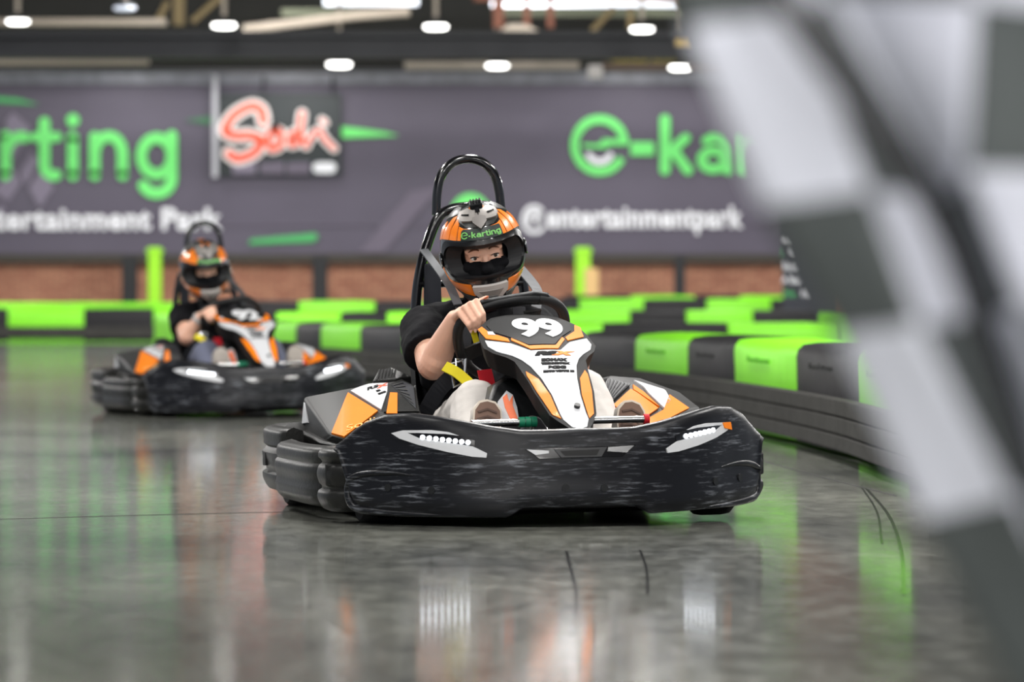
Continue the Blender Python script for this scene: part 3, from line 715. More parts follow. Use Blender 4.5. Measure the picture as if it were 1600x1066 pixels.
        lobe('side_bumper', [(s*.585, .62), (s*.612, .69), (s*.625, .80), (s*.628, 1.0), (s*.625, 1.18), (s*.60, 1.29)], .078, .262, .046, (.120, .212), M_DGREY, .006, .004, 5)
        rb = lobe('rear_corner_bumper', [(s*.59, 1.31), (s*.60, 1.42), (s*.595, 1.6), (s*.565, 1.75), (s*.47, 1.83)], .088, .296, .040, (.158, .226), M_DGREY, .016, .006, 7)
        MB().add(*box((s*.638, 1.56, .19), (.012, .05, .04))).build('slot', MATS['deep black'], rb, smooth=False)
    lobe('rear_bumper', [(-.46, 1.82), (-.2, 1.86), (.2, 1.86), (.46, 1.82)], .046, .29, .042, (.155, .222), M_DGREY)
    # --- side pods
    for s in (-1, 1):
        m = lambda pts: [(-s*x, y, z) for x, y, z in pts]
        ident = lambda pts: pts
        if s < 0:
            sh = [(-.518, 1.52, .383), (-.43, 1.27, .412), (-.36, 1.25, .424), (-.31, 1.2, .427), (-.267, 1.2, .437), (-.25, 1.08, .419), (-.28, .88, .345), (-.375, .96, .330), (-.384, 1.0, .332), (-.518, .87, .272),
                (-.537, .99, .282), (-.505, 1.36, .280), (-.53, 1.5, .293), (-.25, 1.5, .40), (-.5, 1.62, .36), (-.27, 1.55, .2), (-.5, 1.6, .24), (-.25, .85, .2), (-.47, .82, .22), (-.53, 1.3, .24)]
            PN = [('orange_panel', [(-.432, 1.23, .396), (-.384, 1.0, .335), (-.45, .935, .306), (-.514, .875, .277), (-.533, .98, .286)], M_OR), ('white_panel', [(-.423, 1.235, .404), (-.361, 1.25, .426), (-.312, 1.2, .428), (-.33, 1.12, .397), (-.375, .995, .342)], M_WH),
                  ('vent_frame', [(-.314, 1.18, .416), (-.267, 1.2, .440), (-.25, 1.08, .421), (-.28, .88, .348), (-.371, .97, .336)], M_DGREY), ('orange_panel', [(-.325, 1.1, .391), (-.306, 1.08, .386), (-.342, .91, .341), (-.37, .94, .340)], M_OR),
                  ('vent_grille', [(-.308, 1.16, .413), (-.272, 1.165, .431), (-.257, 1.07, .416), (-.286, .90, .357), (-.30, 1.02, .386)], mat('vent navy', (34, 36, 44), .5))]
        else:
            sh = [(.352, 1.05, .43), (.412, .98, .41), (.314, .84, .352), (.345, .67, .29), (.391, .63, .288), (.564, .86, .335), (.622, .95, .338), (.60, 1.1, .383), (.496, 1.2, .428), (.39, 1.15, .438), (.33, 1.15, .42), (.524, .98, .388), (.444, 1.08, .421), (.30, .95, .385),
                  (.62, 1.4, .33), (.3, 1.45, .40), (.6, 1.5, .22), (.3, 1.5, .2), (.3, .75, .2), (.55, .85, .2), (.40, .68, .2)]
            PN = [('orange_panel', [(.397, .95, .395), (.447, .81, .339), (.352, .685, .296), (.316, .84, .356)], M_OR), ('white_panel', [(.444, 1.08, .423), (.518, 1.0, .391), (.512, .9, .36), (.468, .82, .34), (.449, .93, .385)], M_WH),
                  ('orange_panel', [(.522, .95, .378), (.560, .865, .336), (.391, .645, .292), (.362, .68, .297), (.462, .80, .336)], M_OR), ('orange_panel', [(.414, .985, .408), (.436, .93, .385), (.455, .825, .342), (.405, .94, .395)], M_OR),
                  ('vent_grille', [(.352, 1.04, .43), (.404, .98, .41), (.322, .865, .369), (.318, .95, .389)], MATS['vent navy'])]
        hv, hfc = hull(sh)
        pod = MB().add(hv, hfc).build('side_pod', M_CARB, K, ang=25, bevel=.008)
        tree = BVHTree.FromPolygons([V3(p) for p in hv], hfc)
        if s < 0: sk = [(-.552, 1.5, .286), (-.546, 1.3, .268), (-.548, 1.08, .256), (-.52, .84, .25), (-.46, .80, .25), (-.3, .84, .25), (-.3, 1.5, .28), (-.545, 1.5, .24), (-.53, 1.3, .225), (-.53, 1.08, .215), (-.5, .86, .21), (-.3, .84, .2), (-.3, 1.5, .2)]
        else: sk = [(.60, 1.5, .286), (.61, 1.3, .268), (.61, 1.0, .256), (.55, .84, .25), (.46, .72, .25), (.3, .74, .25), (.3, 1.5, .28), (.60, 1.5, .24), (.60, 1.3, .225), (.58, 1.0, .215), (.5, .80, .21), (.3, .80, .2), (.3, 1.5, .2)]
        MB().add(*hull(sk)).build('pod_skirt', M_DGREY, K, bevel=.01)
        def lay(nm, pts, mt, off=.006, dirn=(-.15*s*-1, -.72, .68)):
            P = [V3(p) for p in pts]; O = sum(P, V3((0, 0, 0)))/len(P); n_ = V3(dirn).normalized()
            X = n_.cross(V3((0, 0, 1))).normalized(); Y = n_.cross(X)
            def f(a, b, h=0):
                q = O+X*a+Y*b; hit = tree.ray_cast(q+n_*.3, -n_)
                return (hit[0] if hit[0] is not None else q)+n_*h
            cen = [((p-O).dot(X), (p-O).dot(Y)) for p in P]
            return put(nm, poly2(cen), f, mt, pod, off=off, thick=.012, step=.02, ang=30)
        for nm, pts, mt in PN: lay(nm, pts, mt, .010 if nm == 'vent_grille' or len(pts) == 4 and s < 0 else .007)
        def slats(c, n_):
            c = [V3(p) for p in c]
            for k in range(n_):
                t0, t1 = (k+.25)/n_, (k+.72)/n_
                lay('louvre', [c[0].lerp(c[3], t0).lerp(c[1].lerp(c[2], t0), .06), c[0].lerp(c[3], t0).lerp(c[1].lerp(c[2], t0), .94), c[0].lerp(c[3], t1).lerp(c[1].lerp(c[2], t1), .94), c[0].lerp(c[3], t1).lerp(c[1].lerp(c[2], t1), .06)], MATS['deep black'], .0125)
        if s < 0:
            slats([(-.308, 1.16, .413), (-.272, 1.165, .431), (-.286, .92, .362), (-.30, 1.02, .386)], 6)
            lay('white_corner', [(-.511, 1.5, .363), (-.502, 1.40, .295), (-.530, 1.48, .300)], M_WH, .008, (-.75, -.6, .3))
        else: slats([(.352, 1.04, .43), (.318, .95, .389), (.322, .865, .369), (.404, .98, .41)], 6)
        # script on the orange panel, letters on the white panel
        if s < 0:
            n_ = V3((-.15, -.72, .68)).normalized()
            def dec(m2, O, X, mt, off):
                O, X = V3(O), V3(X); X = (X-n_*X.dot(n_)).normalized(); Y = n_.cross(X)
                def f(a, b, h=0):
                    q = O+X*a+Y*b; hit = tree.ray_cast(q+n_*.3, -n_); return (hit[0] if hit[0] is not None else q)+n_*h
                put('lettering', m2, f, mt, pod, off=off, thick=.0015, step=.015)
            dec(xf2(text2('Sodi', .055, .0, .3, align='LEFT'), 1, 1), (-.503, .93, .293), (1, .1, .1), mat('pale orange print', (255, 190, 110), .5, spec=.2), .0085)
            dec(xf2(text2('RS', .030, .001, .3), 1.2, 1), (-.365, 1.19, .413), (1, .25, .05), M_INK, .0085)
            dec(xf2(text2('X', .030, .002, .3), 1.2, 1), (-.335, 1.185, .413), (1, .25, .05), mat('red orange print', (236, 84, 34), .5), .0085)
            dec(xf2(text2('III', .017, .001), 1, 1), (-.352, 1.15, .40), (1, .25, .05), M_INK, .0085)
            dec(xf2(text2('SSB', .017, .001), 1, 1), (-.345, 1.125, .39), (1, .25, .05), M_INK, .0085)
        m = lambda pts: [(-s*x, y, z) for x, y, z in pts]
        rv = MB().add(*hull(m([(-.329, 1.35, .435), (-.3, 1.4, .466), (-.263, 1.4, .476), (-.21, 1.33, .447), (-.265, 1.3, .441), (-.33, 1.34, .36), (-.21, 1.3, .36), (-.22, 1.5, .40), (-.31, 1.5, .40)]))).build('rear_vent', M_DGREY, K, smooth=False, bevel=.004)
        for k in range(6):
            x = -.318+.009*k
            MB().add(*cyl(m([(x, 1.345-.006*k, .436)])[0], m([(x+.016, 1.375-.006*k, .468)])[0], .0035, 6)).build('louvre', MATS['deep black'], rv)
    # --- front fairing
    half = [(0, .098), (.028, .115), (.055, .165), (.070, .2), (.089, .3), (.099, .40), (.108, .47), (.155, .55), (.172, .60), (.168, .68), (.152, .75), (.10, .81), (.05, .83), (0, .83)]
    m2 = poly2(sym(half))
    def nose_body(x, v, h=0):
        if h > -.01: return nose(x, v, h)
        return nose(x*.90, v*.97+.025, -.012)+V3((0, .012, -.050))
    fr = put('front_fairing', m2, nose_body, mat('fairing black', (22, 22, 23), .6, spec=.15), K, off=0, thick=.07, step=.012, ang=30)
    def np_(nm, half, mt, off=.0025, symm=True, th=.0035):
        return put(nm, poly2(sym(half) if symm else half), nose, mt, fr, off=off, thick=th, step=.012)
    np_('number_panel', [(0, .575), (.040, .575), (.079, .645), (.122, .702), (.128, .75), (.10, .788), (.06, .806), (0, .806)], mat('number panel carbon', (32, 32, 33), .6, spec=.15))
    np_('orange_band', [(0, .541), (.042, .541), (.082, .622), (.078, .640), (.041, .567), (0, .567)], M_OR)
    for s in (-1, 1):
        e = [(.089, .612), (.150, .662), (.158, .735), (.143, .748), (.131, .698), (.088, .640)]
        f = [(.042, .172), (.062, .2), (.082, .3), (.092, .385), (.089, .408), (.062, .36), (.047, .28)]
        np_('orange_ear', [(s*a, b) for a, b in e], M_OR, symm=False)
        np_('orange_fang', [(s*a, b) for a, b in f], M_OR, symm=False)
        if s < 0: np_('white_spot', [(s*a, b) for a, b in ((.118, .672), (.138, .684), (.136, .706), (.121, .70))], M_WH, .004, False)
    wp = np_('white_panel', [(0, .112), (.022, .124), (.037, .165), (.042, .28), (.053, .36), (.069, .43), (.086, .47), (.143, .553), (.158, .60), (.156, .650), (.09, .597), (.045, .526), (0, .526)], M_WH)
    put('number', xf2(text2(number, .155, .007, 0, .96), .98, 1.12, .022, .697), nose, mat('number white', (226, 227, 229), .5, spec=.3), fr, off=.0048, thick=.0018, step=.012)
    put('lettering', xf2(text2('RS', .034, .0028, .35, 1.0), 1.6, .95, -.012, .498), nose, M_INK, fr, off=.0045, thick=.0015, step=.012)
    put('lettering', xf2(text2('X', .034, .0030, .35), 1.6, .95, .040, .498), nose, M_OR, fr, off=.0045, thick=.0015, step=.012)
    for t, y, k in (('EOMAX', .458, .0165), ('TECHMOTOX', .438, .010), ('BOXS', .416, .016), ('EOTO VOBRE 10', .395, .0095)):
        put('lettering', xf2(text2(t, k, .0014, .2), 1.3, 1.15, .006, y), nose, M_INK, fr, off=.0045, thick=.0015, step=.012)
    p = nose(.018, .225); q = nose(.018, .225, .012); MB().add(*cyl(p, q, .009, 16)).build('bolt', M_BLK, fr)
    # --- steering wheel
    WC = V3((.02, .92, .585)); e1 = V3((math.cos(rad(11)), 0, math.sin(rad(11)))); n = V3((0, .86, .5)).normalized(); e2 = -n.cross(e1).normalized()
    if e2.z < 0: e2 = -e2
    e1 = (e1-n*e1.dot(n)).normalized()
    wl = lambda a, b, h=0: WC+e1*a+e2*b+n*h
    R = .162
    rp = lambda a: wl(R*1.03*math.copysign(abs(math.cos(a))**.8, math.cos(a)), .112*abs(math.sin(a))**.75 if math.sin(a) > 0 else R*math.sin(a))
    rim = [rp(2*PI*k/64) for k in range(64)]
    sw = MB().add(*tube(rim, .0145, 12, True)).build('steering_wheel', M_BLK, K)
    for a0, a1 in ((-35, 62), (130, 215)):
        MB().add(*tube([rp(rad(a0+(a1-a0)*k/16)) for k in range(17)], .0165, 12)).build('grip', mat('grip rubber', (20, 20, 21), .5), sw)
    MB().add(*wrap(poly2([(-.13, .075), (-.05, .088), (.05, .088), (.13, .075), (.125, .112), (.08, .128), (-.08, .128), (-.125, .112)]), wl, .012, .018)).build('top_plate', M_BLK, sw, smooth=False, bevel=.005)
    for a in (-20, 200, 270):
        MB().add(*hull([wl(R*math.cos(rad(a+d)), R*math.sin(rad(a+d)), h) for d in (-8, 8) for h in (-.006, .004)]+[wl(.035*math.cos(rad(a+d)), .035*math.sin(rad(a+d)), h-.01) for d in (-40, 40) for h in (-.006, .004)])).build('spoke', M_BLK, sw, smooth=False)
    MB().add(*cyl(wl(0, 0, 0), (CX, .45, .22), .012)).build('column', M_CHROME, sw)
    MB().add(*hull([wl(a, b, h) for a in (-.045, .045) for b in (-.03, .05) for h in (-.03, .01)])).build('hub', M_BLK, sw, bevel=.006)
    MB().add(*hull([wl(a, b, h) for a, b in ((.035, .085), (.09, .085), (.055, .03), (.075, .03)) for h in (-.04, -.03)])).build('chrome_clip', M_CHROME, sw, smooth=False)
    MB().add(*ell(wl(-.055, .045, -.02), (.008, .008, .008), seg=10)).build('red_button', M_RED, sw)
    # --- tank and column cover with stickers
    tc = MB().add(*hull([(-.15, .50, .33), (-.14, .55, .385), (-.11, .60, .43), (-.07, .64, .452), (.01, .63, .452), (.03, .55, .40), (.02, .48, .30), (-.02, .47, .15), (-.16, .5, .12), (.05, .7, .15), (-.15, .72, .2), (-.1, .75, .42), (.02, .75, .42)])).build('tank_cover', M_BLK, K, ang=30, bevel=.012)
    f = flat((-.142, .494, .315), V3((.11, -.025, .0)), V3((.028, .072, .105)))
    put('white_sticker', poly2([(.02, .0), (.1, .62), (.3, .92), (.48, .8), (.62, .45), (.72, .0)]), f, M_WH, tc, off=.006, thick=.01)
    put('orange_sticker', poly2([(.22, .72), (.30, .45), (.52, .02), (.72, .0), (.5, .5), (.48, .78), (.4, .6), (.32, .82)]), f, mat('red orange sticker', (244, 112, 50), .4), tc, off=.009, thick=.006)
    MB().add(*hull([(-.075, .44, .30), (-.04, .43, .345), (-.01, .44, .34), (.03, .45, .28), (-.08, .45, .2), (.04, .46, .2), (-.04, .47, .34)])).build('cable_cover', mat('grey plastic', (88, 86, 90), .5), tc, bevel=.008)
    # --- pedals
    for s, x0, x1, cm, cc in ((-1, -.235, -.06, mat('green rubber', (18, 128, 92), .5), -.068), (1, .12, .294, M_RED, .290)):
        pd = MB().add(*cyl((x0, .35, .327), (x1, .35, .327), .0105, 14)).build('pedal', M_CHROME, K)
        c = .018 if s < 0 else .005
        for d in (-c, 0, c): MB().add(*cyl((cc+d-c*.45, .35, .327), (cc+d+c*.45, .35, .327), .0155, 14)).build('pedal_collar', cm, pd)
        MB().add(*cyl(((x0 if s > 0 else x1), .35, .327), ((x0 if s > 0 else x1), .42, .10), .010)).build('pedal_arm', M_CHROME, pd)
    # --- seat
    rings = []
    for k in range(9):
        q = k/8; z = .10+.52*q; hw = .19+.02*math.sin(PI*q); vb = 1.33+.14*q; dep = .33-.20*q
        ring = []
        for th in (0, 1):
            rr = range(-10, 11) if th == 0 else range(10, -11, -1)
            for j in rr:
                a = j/10*1.35; g = (hw+.012*(1-th))
                ring.append((g*math.sin(a)*1.03, vb+.012*(1-th)-dep*(1-math.cos(a))*.95, z))
        rings.append(ring)
    st = MB().add(*loft(rings)).build('seat', M_BLK, K)
    MB().add(*hull([(-.2, 1.0, .08), (.2, 1.0, .08), (.2, 1.35, .1), (-.2, 1.35, .1), (-.2, 1.0, .11), (.2, 1.0, .11), (.2, 1.35, .13), (-.2, 1.35, .13)])).build('seat_pan', M_BLK, st, smooth=False)
    MB().add(*hull([(-.125, 1.52, .55), (-.065, 1.52, .55), (-.12, 1.52, .80), (-.07, 1.52, .80), (-.125, 1.545, .55), (-.065, 1.545, .55), (-.12, 1.545, .8), (-.07, 1.545, .8)])).build('head_rest_post', mat('dark padding', (40, 42, 50), .7), st, smooth=False, bevel=.005)
    # --- roll hoop
    hc = .033
    lower = catmull([(hc-.183, 1.55, .12), (hc-.183, 1.55, .45), (hc-.18, 1.55, .66), (hc-.162, 1.55, .784), (hc-.13, 1.55, .886), (hc-.10, 1.55, .947), (hc-.06, 1.55, .972), (hc, 1.55, .98),
                     (hc+.06, 1.55, .972), (hc+.10, 1.55, .947), (hc+.13, 1.55, .886), (hc+.162, 1.55, .784), (hc+.18, 1.55, .66), (hc+.183, 1.55, .45), (hc+.183, 1.55, .12)], 5)
    rh = MB().add(*tube(lower, .0165, 14)).build('roll_hoop', M_GLOSSBLK, K)
    up = catmull([(hc-.106, 1.56, .955), (hc-.101, 1.56, 1.03), (hc-.085, 1.56, 1.085), (hc-.048, 1.56, 1.122), (hc, 1.56, 1.134), (hc+.048, 1.56, 1.122), (hc+.085, 1.56, 1.085), (hc+.101, 1.56, 1.03), (hc+.108, 1.56, .955)], 6)
    MB().add(*tube(up, .0150, 14)).build('upper_arch', M_GLOSSBLK, rh)
    MB().add(*cyl((hc-.17, 1.545, .735), (hc+.17, 1.545, .735), .012)).build('cross_bar', M_GLOSSBLK, rh)
    # --- harness
    hb = mat('black webbing', (16, 17, 24), .8)
    def strap(name, pts, wd, m, par, th=.004):
        P = catmull(pts, 6); rings = []
        for i, p in enumerate(P):
            t = (P[min(i+1, len(P)-1)]-P[max(i-1, 0)]).normalized(); sd = t.cross(V3((0, -1, .25))).normalized(); nn = sd.cross(t)
            rings.append([p+sd*wd/2+nn*th/2, p-sd*wd/2+nn*th/2, p-sd*wd/2-nn*th/2, p+sd*wd/2-nn*th/2])
        return MB().add(*loft(rings)).build(name, m, par, smooth=False)
    sb = strap('seat_belt', [(-.235, 1.2, .13), (-.24, 1.06, .30), (-.20, 1.0, .40), (-.16, .97, .45)], .05, hb, K)
    strap('belt_strap', [(-.09, 1.12, .66), (-.10, 1.04, .58), (-.12, .98, .50), (-.13, .96, .46)], .042, hb, sb)
    strap('belt_strap', [(.09, 1.12, .66), (.08, 1.06, .56), (.0, .99, .47), (-.06, .95, .44)], .042, hb, sb)
    gs = mat('grey shoulder webbing', (82, 84, 88), .6)
    strap('shoulder_strap', [(-.128, 1.5,   .845), (-.110, 1.24, .742), (-.098, 1.14, .67)], .027, gs, sb)
    strap('shoulder_strap', [(.15, 1.5, .82), (.178, 1.25, .715), (.15, 1.14, .655)], .032, gs, sb)
    strap('yellow_tag', [(-.19, .925, .484), (-.155, .90, .462), (-.108, .885, .418)], .033, M_YEL, sb, .006)
    strap('yellow_tag', [(-.113, .87, .600), (-.108, .87, .58), (-.10, .875, .556)], .018, M_YEL, sb)
    MB().add(*hull([(-.102, .86, .470), (-.058, .86, .474), (-.048, .852, .425), (-.066, .85, .398), (-.094, .852, .425), (-.102, .866, .470), (-.058, .866, .474), (-.048, .858, .425), (-.066, .856, .398), (-.094, .858, .425)])).build('red_tag', M_RED, sb, smooth=False)
    bk = MB()
    for pts in ([(-.17, .94, .49), (-.13, .93, .50), (-.12, .92, .44), (-.16, .93, .42)], [(-.15, .935, .505), (-.125, .92, .505), (-.13, .92, .46), (-.155, .93, .46)]):
        bk.add(*tube(pts, .006, 8, True))
    bk.build('buckle', M_CHROME, sb)
    return K
K1L, K1Y, K1R = (.196, 12, -.035), 13, 1.0
K2L, K2Y, K2R = (-1.318, 23.2, -.035), 18.5, 1.2
build_kart('front go-kart numbered 99, orange and white, cornering toward the flag', K1L, K1Y, K1R, '99')
build_kart('far out-of-focus go-kart numbered 92, orange and white, on the left', K2L, K2Y, K2R, '92')

# ------------------------------------------------------------------ drivers
def hf(ph, th, h=0):
    ct, st = max(0, math.cos(th)), math.sin(th)
    k = ct**.86
    x = .131*math.sin(ph)*k; c = math.cos(ph)
    y = -(.155 if c > 0 else .165)*c*k
    z = (.152 if st > 0 else .178)*st
    if st < 0:
        q = min(1, -th/.75); x *= 1-.16*q*q; y += (-.020*max(0, c)**2*q if c > 0 else -.03*c*q)
    p = V3((x, y, z)); n = V3((x/.131**2, y/.155**2, z/.16**2)).normalized()
    return p+n*h
def dg(pts): return [(rad(a), rad(b)) for a, b in pts]
def build_helmet(par, center, rot, simple=False):
    H = bpy.data.objects.new('helmet', None); COL.objects.link(H); H.parent = par; H.location = center; H.rotation_euler = rot
    H.empty_display_size = .05
    PH = 80; ths = [-60+150*k/60 for k in range(61)]
    pw, p0, p1 = 72, -17, 22
    vs, fs = [], []
    for t in ths:
        for k in range(PH): vs.append(hf(-PI+2*PI*k/PH, rad(min(t, 89.9))))
    for i in range(60):
        for k in range(PH):
            ph = -180+360*(k+.5)/PH; t = (ths[i]+ths[i+1])/2
            if abs(ph) < pw and p0 < t < p1: continue
            a, b = i*PH+k, i*PH+(k+1) % PH; fs.append((a, b, b+PH, a+PH))
    MB().add(vs, fs).build('shell', mat('helmet black', (26, 26, 28), .25, coat=.7), H)
    MB().add([hf(-PI+2*PI*k/PH, rad(t), -.012) for t in ths for k in range(PH)], fs).build('liner', mat('liner black', (12, 12, 14), .8), H)
    # port edge: rounded outline
    def port(gw, g0, g1, r, n=8):
        o = []
        for cx, cy, a0 in ((gw-r, g1-r, 0), (-gw+r, g1-r, 90), (-gw+r, g0+r, 180), (gw-r, g0+r, 270)):
            for k in range(n+1): o.append((cx+r*math.cos(rad(a0+90*k/n)), cy+r*math.sin(rad(a0+90*k/n))))
        return o
    a, b = port(pw+2.5, p0-2.5, p1+3, 14), port(pw-2, p0+.5, p1-2, 20)
    n = len(a)
    def dens(o): return [tuple(V3((*o[i], 0)).lerp(V3((*o[(i+1) % n], 0)), t/4).xy) for i in range(n) for t in range(4)]
    a, b = dens(a), dens(b); n = len(a)
    MB().add(*wrap((dg(a+b), [(i, (i+1) % n, n+(i+1) % n, n+i) for i in range(n)]), hf, .004, .010)).build('port_trim', mat('visor rubber', (10, 10, 12), .3), H)
    ib = [hf(rad(x*.80), rad(y*.86-1 if y > 0 else y*1.25-1), -.040) for x, y in b]; ob = [hf(rad(x), rad(y), -.004) for x, y in b]
    MB().add(ob+ib, [(i, (i+1) % n, n+(i+1) % n, n+i) for i in range(n)]).build('port_lining', mat('lining', (16, 16, 20), .6), H)
    OR = mat('helmet orange', (255, 138, 40), .28, coat=.7); GR = mat('helmet graphite', (92, 92, 92), .35, coat=.5, nz=.15, nscale=60)
    SV = mat('helmet silver', (146, 141, 137), .45, metal=.2)
    def hp(nm, pts, mt, off=.0025, th=.004, both=True):
        for s in ((-1, 1) if both else (1,)):
            put(nm, poly2([(rad(a)*s, rad(b)) for a, b in pts]), hf, mt, H, off=off, thick=th, step=.08)
    hp('orange_panel', [(2, 27), (40, 27), (40, 45), (30, 42), (2, 40)], OR)
    hp('orange_panel', [(42, 27), (56, 27), (56, 40), (50, 58), (42, 48)], OR)
    hp('orange_panel', [(58, 27), (78, 25), (76, 36), (66, 56), (56, 60), (58, 42)], OR)
    hp('orange_panel', [(80, 24), (104, 18), (100, 30), (82, 48), (78, 40)], OR)
    hp('graphite_panel', [(58, 64), (70, 58), (120, 40), (150, 50), (120, 68), (80, 74)], GR)
    hp('graphite_panel', [(36, 50), (48, 60), (52, 70), (30, 72)], GR)
    hp('graphite_panel', [(0, 42), (26, 44), (52, 54), (64, 66), (60, 84), (0, 84)], mat('helmet dark graphite', (62, 63, 62), .35, coat=.5), .0018)
    hp('orange_stripe', [(14, 78), (24, 70), (32, 72), (40, 82)], OR)
    hp('orange_stripe', [(160, 80), (170, 50), (178, 50), (178, 84)], OR)
    hp('orange_panel', [(30, -23), (58, -22.5), (76, -22), (72, -31), (50, -36), (31, -38)], OR)
    hp('orange_panel', [(79, -21), (98, -6), (104, 2), (108, -6), (96, -26), (80, -33), (75, -31)], OR)
    hp('graphite_panel', [(30, -41), (52, -39), (78, -37), (100, -28), (108, -34), (84, -50), (40, -56)], GR)
    hp('orange_panel', [(46, -51), (70, -48), (84, -53), (60, -58)], mat('helmet red orange', (236, 92, 38), .3, coat=.6))
    hp('silver_vent', [(1, 44), (9, 44.5), (12, 50), (34, 50), (44, 55), (50, 64), (30, 71), (12, 66), (1, 66)], SV, .012, .014)
    hp('silver_vent_tip', [(0, 38), (12, 47), (12, 53), (0, 56), (-12, 53), (-12, 47)], mat('helmet light silver', (132, 127, 124), .45, metal=.2), .017, .016, False)
    hp('vent_slot', [(20, 57), (38, 58), (38, 60), (20, 59.5)], M_GLOSSBLK, .0135, .004)
    hp('vent_slot', [(-5, 61), (5, 61), (6, 68), (-6, 68)], M_GLOSSBLK, .0165, .012, False)
    hp('chin_vent', [(-27, -24), (27, -24), (28, -33), (0, -54), (-28, -33)], mat('bounce brightened silver', (190, 184, 180), .45, metal=.1), .010, .012, False)  # chin silver made paler, bounce light from below put into its colour
    hp('chin_vent_inset', [(-19, -28.5), (19, -28.5), (0, -47)], mat('helmet mid silver', (140, 135, 131), .45, metal=.2), .014, .008, False)
    hp('chin_vent_line', [(-9, -35), (9, -35), (8, -36.2), (-8, -36.2)], GR, .0155, .004, False)
    # sticker with lettering
    put('sticker', poly2(dg([(-33, 26.5), (-33, 38), (-30, 40.5), (32, 40.5), (33, 38), (32, 26.5)])), hf, mat('sticker black green', (32, 44, 40), .4), H, off=.0055, thick=.006, step=.08)
    wd, ww = word('-karting'); k = .142
    f = lambda a, b, h=0: hf(a, rad(33)+b, h)
    put('sticker_lettering', xf2(wd, k*.98, k*.55, -.36, -.058), f, mat('sticker green print', (128, 205, 108), .5), H, off=.0065, thick=.002, step=.08)
    put('sticker_lettering', xf2(logo_e(), .098, .075, -.47, -.004), f, MATS['sticker green print'], H, off=.0065, thick=.002, step=.08)
    cmx = V3((0, .005, .152))
    if not simple:
        MB().add(*box(hf(0, rad(78), .010), (.040, .034, .018), Euler((rad(12), 0, 0)).to_matrix())).build('camera_mount', M_BLK, H, smooth=False, bevel=.003)
        for d in (-.014, -.005, .005, .014): MB().add(*box(hf(0, rad(78), .022)+V3((d, 0, 0)), (.004, .026, .010))).build('mount_rib', M_BLK, H, smooth=False)
    for s in (-1, 1):
        p = hf(s*rad(80), rad(-1), .004); MB().add(*ell(p, (.006, .026, .026), seg=14)).build('visor_pivot', M_GLOSSBLK, H)
    return H

